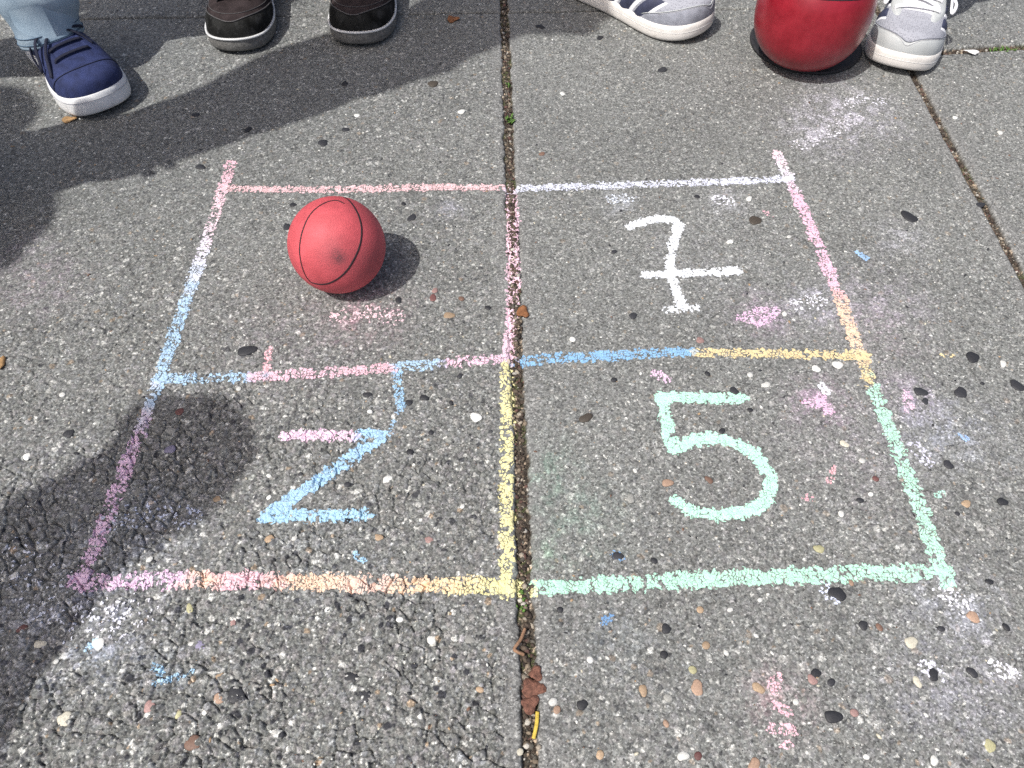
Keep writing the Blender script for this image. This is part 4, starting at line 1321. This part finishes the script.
# two onlookers just left of the picture: their shadows lie on the paving
FA = R(-50)
def feet_at(b, face, st=.09, fw=.2):
    f = Vector((math.cos(face), math.sin(face))); rgt = Vector((f.y, -f.x))
    return [(Vector(b) + f * fw + rgt * st, face - .1, False), (Vector(b) + f * fw - rgt * st, face + .1, True)]
bA = (-.818, .722)
p4 = person('onlooker in dark trousers standing left of the ball, casting the long shadow', bA, FA, feet_at(bA, FA, .058, .11), dict(LK_DARK, thin=.98, legthin=.70, lean=.085), 1.88,
            arms={-1: ((-.25, -.06, 1.15), (-.20, .0, .92)), 1: ((.25, -.06, 1.15), (.20, .0, .92))})
bB = (-1.085, -.256)
p5 = person('onlooker in blue shirt and grey trousers whose head shadow falls on the lower left line', bB, FA, feet_at(bB, FA), dict(LK_GREY, shirt=M_TEEB, thin=.64, lean=-.050, head=.80), 1.72, hair_r=.052)
bC = (-1.56, .395)
p6 = person('onlooker in grey trousers whose head shadow falls beside the navy shoe', bC, FA, feet_at(bC, FA), dict(LK_GREY, shirt=M_TEE, thin=.75), 1.68,
            hair_r=.060)

bD = (-1.462, .158)
p7 = person('onlooker in dark clothes whose head shadow meets the left edge above the pink dust', bD, FA, feet_at(bD, FA), dict(LK_DARK, thin=.75), 1.70, hair_r=.066)

# ------------------------------------------------------------------ litter
M_LEAF1 = simple_mat('dry_leaf_tan', (0.33, 0.20, 0.09), .8, 150, .35, .6, 300)
M_LEAF2 = simple_mat('dry_leaf_brown', (0.20, 0.085, 0.035), .8, 150, .4, .6, 300)
M_TWIG = simple_mat('twig', (0.24, 0.14, 0.085), .85, 300, .3, .5, 500)
M_MULCH = simple_mat('bark', (0.14, 0.065, 0.045), .9, 400, .5, .8, 700)
M_STRAW = simple_mat('straw', (0.52, 0.38, 0.06), .7, 300, .3)
M_GREEN = simple_mat('green_leaf', (0.08, 0.16, 0.03), .6, 300, .4)
M_SCRAP = simple_mat('white_scrap', (0.75, 0.74, 0.72), .8, 300, .1)
def leaf(name, px, py, rx, ry, rz, mat, label, cat='leaf', z=0.002, seed=1):
    rd = random.Random(seed)
    gx, gy = G(px, py)
    n = 18
    top, rings = [], []
    for kr, h in ((1.0, 0), (.98, .0009), (.6, .0019), (.25, .0016)):
        ring_ = []
        for k in range(n):
            a = 2 * math.pi * k / n
            q = kr * (1 + .16 * math.sin(3 * a + seed) + .08 * math.sin(5 * a + 2 * seed))
            ring_.append((rx * q * math.cos(a), ry * q * math.sin(a), h + .0016 * math.sin(2 * a + seed) * kr * kr + rd.uniform(-.0002, .0002)))
        rings.append(ring_)
    vv, fc = rings_mesh(rings, True, True, True)
    o = py_mesh(name, vv, fc, mat)
    o.location = (gx, gy, zat(gx, gy) + z); o.rotation_euler = (0, 0, rz)
    return tag(o, label, cat)
leaf('leaf', 70, 120.5, .0105, .0075, .2, M_LEAF1, 'tan dry leaf scrap by the toe of the navy shoe', seed=2)
leaf('leaf', 453, 20, .0105, .010, .5, M_LEAF2, 'brown dry leaf near the back joint, left of the middle joint', seed=3)
leaf('leaf', 2, 365, .0045, .0095, .1, M_LEAF1, 'tan leaf scrap at the left edge of the photo', seed=4)
leaf('leaf', 523, 313, .0075, .0095, .3, M_LEAF2, 'small brown leaf tucked in the joint beside the pink chalk', seed=5)
leaf('paper_scrap', 970, 54.5, .011, .0055, -.4, M_SCRAP, 'white paper scrap lying in the joint right of the grey shoe', 'scrap', z=.004, seed=6)
for k, (px, py, r_) in enumerate(((533, 688, .0105), (530, 704, .0085), (536, 674, .007))):
    leaf('bark_chip', px, py, r_, r_ * .8, k, M_MULCH, ['largest reddish bark chip in the middle joint near the bottom', 'bark chip just below the largest one in the joint',
         'small bark chip just above the largest one in the joint'][k], 'bark', z=.005, seed=8 + k)['group'] = 'bark chips in the joint'
def stick(name, pts, rad, mat, label, cat, flat=1.0):
    P = [(*G(p[0], p[1]), p[2]) for p in pts]
    vv, fc = tube_geo(catmull(P, 6), rad, 8, flat)
    return tag(py_mesh(name, vv, fc, mat), label, cat)
stick('twig', [(525, 629, .001), (521, 640, .003), (514.5, 650, .0035), (518, 653, .003), (524, 655, .001)], .0016, M_TWIG, 'small bent twig stuck in the middle joint', 'twig')
stick('straw', [(537.5, 712, .001), (536.5, 725, .0022), (533.5, 739, .001)], .0017, M_STRAW, 'yellow straw sliver in the middle joint near the bottom', 'straw', .5)
def weed(px, py, n, spread, hgt, label, seed):
    rd = random.Random(seed)
    gx, gy = G(px, py)
    root = empty('weed', (gx, gy, -.004)); tag(root, label, 'weed')
    for k in range(n):
        a = rd.uniform(0, 6.28); L = hgt * rd.uniform(.5, 1)
        ox, oy = rd.uniform(-1, 1) * spread[0], rd.uniform(-1, 1) * spread[1]
        w = rd.uniform(.0012, .0024)
        rows = []
        for i in range(7):
            t = i / 6
            ww = w * math.sin(math.pi * (0.12 + .86 * t))
            c = Vector((ox + math.cos(a) * L * .7 * t, oy + math.sin(a) * L * .7 * t, L * (t - .55 * t * t) + .001))
            s = Vector((-math.sin(a), math.cos(a), 0)) * ww
            rows.append([c - s, c + Vector((0, 0, -.0003)), c + s, c + Vector((0, 0, .0004))])
        vv, fc = rings_mesh(rows, True, True, True)
        py_mesh('leaf_blade', vv, fc, M_GREEN, root)
weed(508, 120, 14, (.004, .008), .014, 'green weed sprouting in the middle joint above the chalk court', 3)
weed(521, 600, 12, (.005, .010), .007, 'dark moss tuft in the middle joint just below the yellow line end', 5)
weed(508, 84, 10, (.004, .007), .008, 'small moss tuft in the middle joint nearest the far end', 6)
weed(1003, 50, 26, (.022, .004), .012, 'green moss weed in the joint at the upper right corner', 4)

# ------------------------------------------------------------------ light, sky, camera
ELEV, AZ = R(58), R(40)          # shadows run towards azimuth 40 degrees (from +x to +y)
sun = bpy.data.lights.new('sun', 'SUN')
sun.energy = 4.0; sun.angle = R(0.55); sun.color = (1.0, 0.978, 0.94)
so = bpy.data.objects.new('sun', sun); link(so)
d = Vector((math.cos(AZ) * math.cos(ELEV), math.sin(AZ) * math.cos(ELEV), -math.sin(ELEV)))
so.rotation_euler = d.to_track_quat('-Z', 'Y').to_euler()
so.location = (-3, -3, 6)
sc_ = bpy.context.scene
w = bpy.data.worlds.new('World'); sc_.world = w; w.use_nodes = True
nt = w.node_tree
sky = nt.nodes.new('ShaderNodeTexSky'); sky.sky_type = 'NISHITA'; sky.sun_disc = False
sky.sun_elevation = ELEV; sky.dust_density = 5.0; sky.air_density = 0.8; sky.ozone_density = 0.6
sky.sun_rotation = math.atan2(-d.x, -d.y)
bg = nt.nodes['Background']; bg.inputs['Strength'].default_value = 0.15
nt.links.new(sky.outputs['Color'], bg.inputs['Color'])

cam = bpy.data.cameras.new('camera'); cam.sensor_width = 36; cam.lens = FPX / 1024 * 36
cam.clip_start = 0.01; cam.clip_end = 400
co = bpy.data.objects.new('camera', cam); link(co)
co.location = (0, 0, CAMH); co.rotation_euler = (math.pi / 2 - PITCH, 0, 0)
sc_.camera = co
sc_.view_settings.view_transform = 'Standard'; sc_.view_settings.look = 'None'
sc_.view_settings.exposure = 0.06; sc_.view_settings.gamma = 1.0
sc_.render.engine = 'CYCLES'
sc_.cycles.use_denoising = False
sc_.cycles.max_bounces = 6
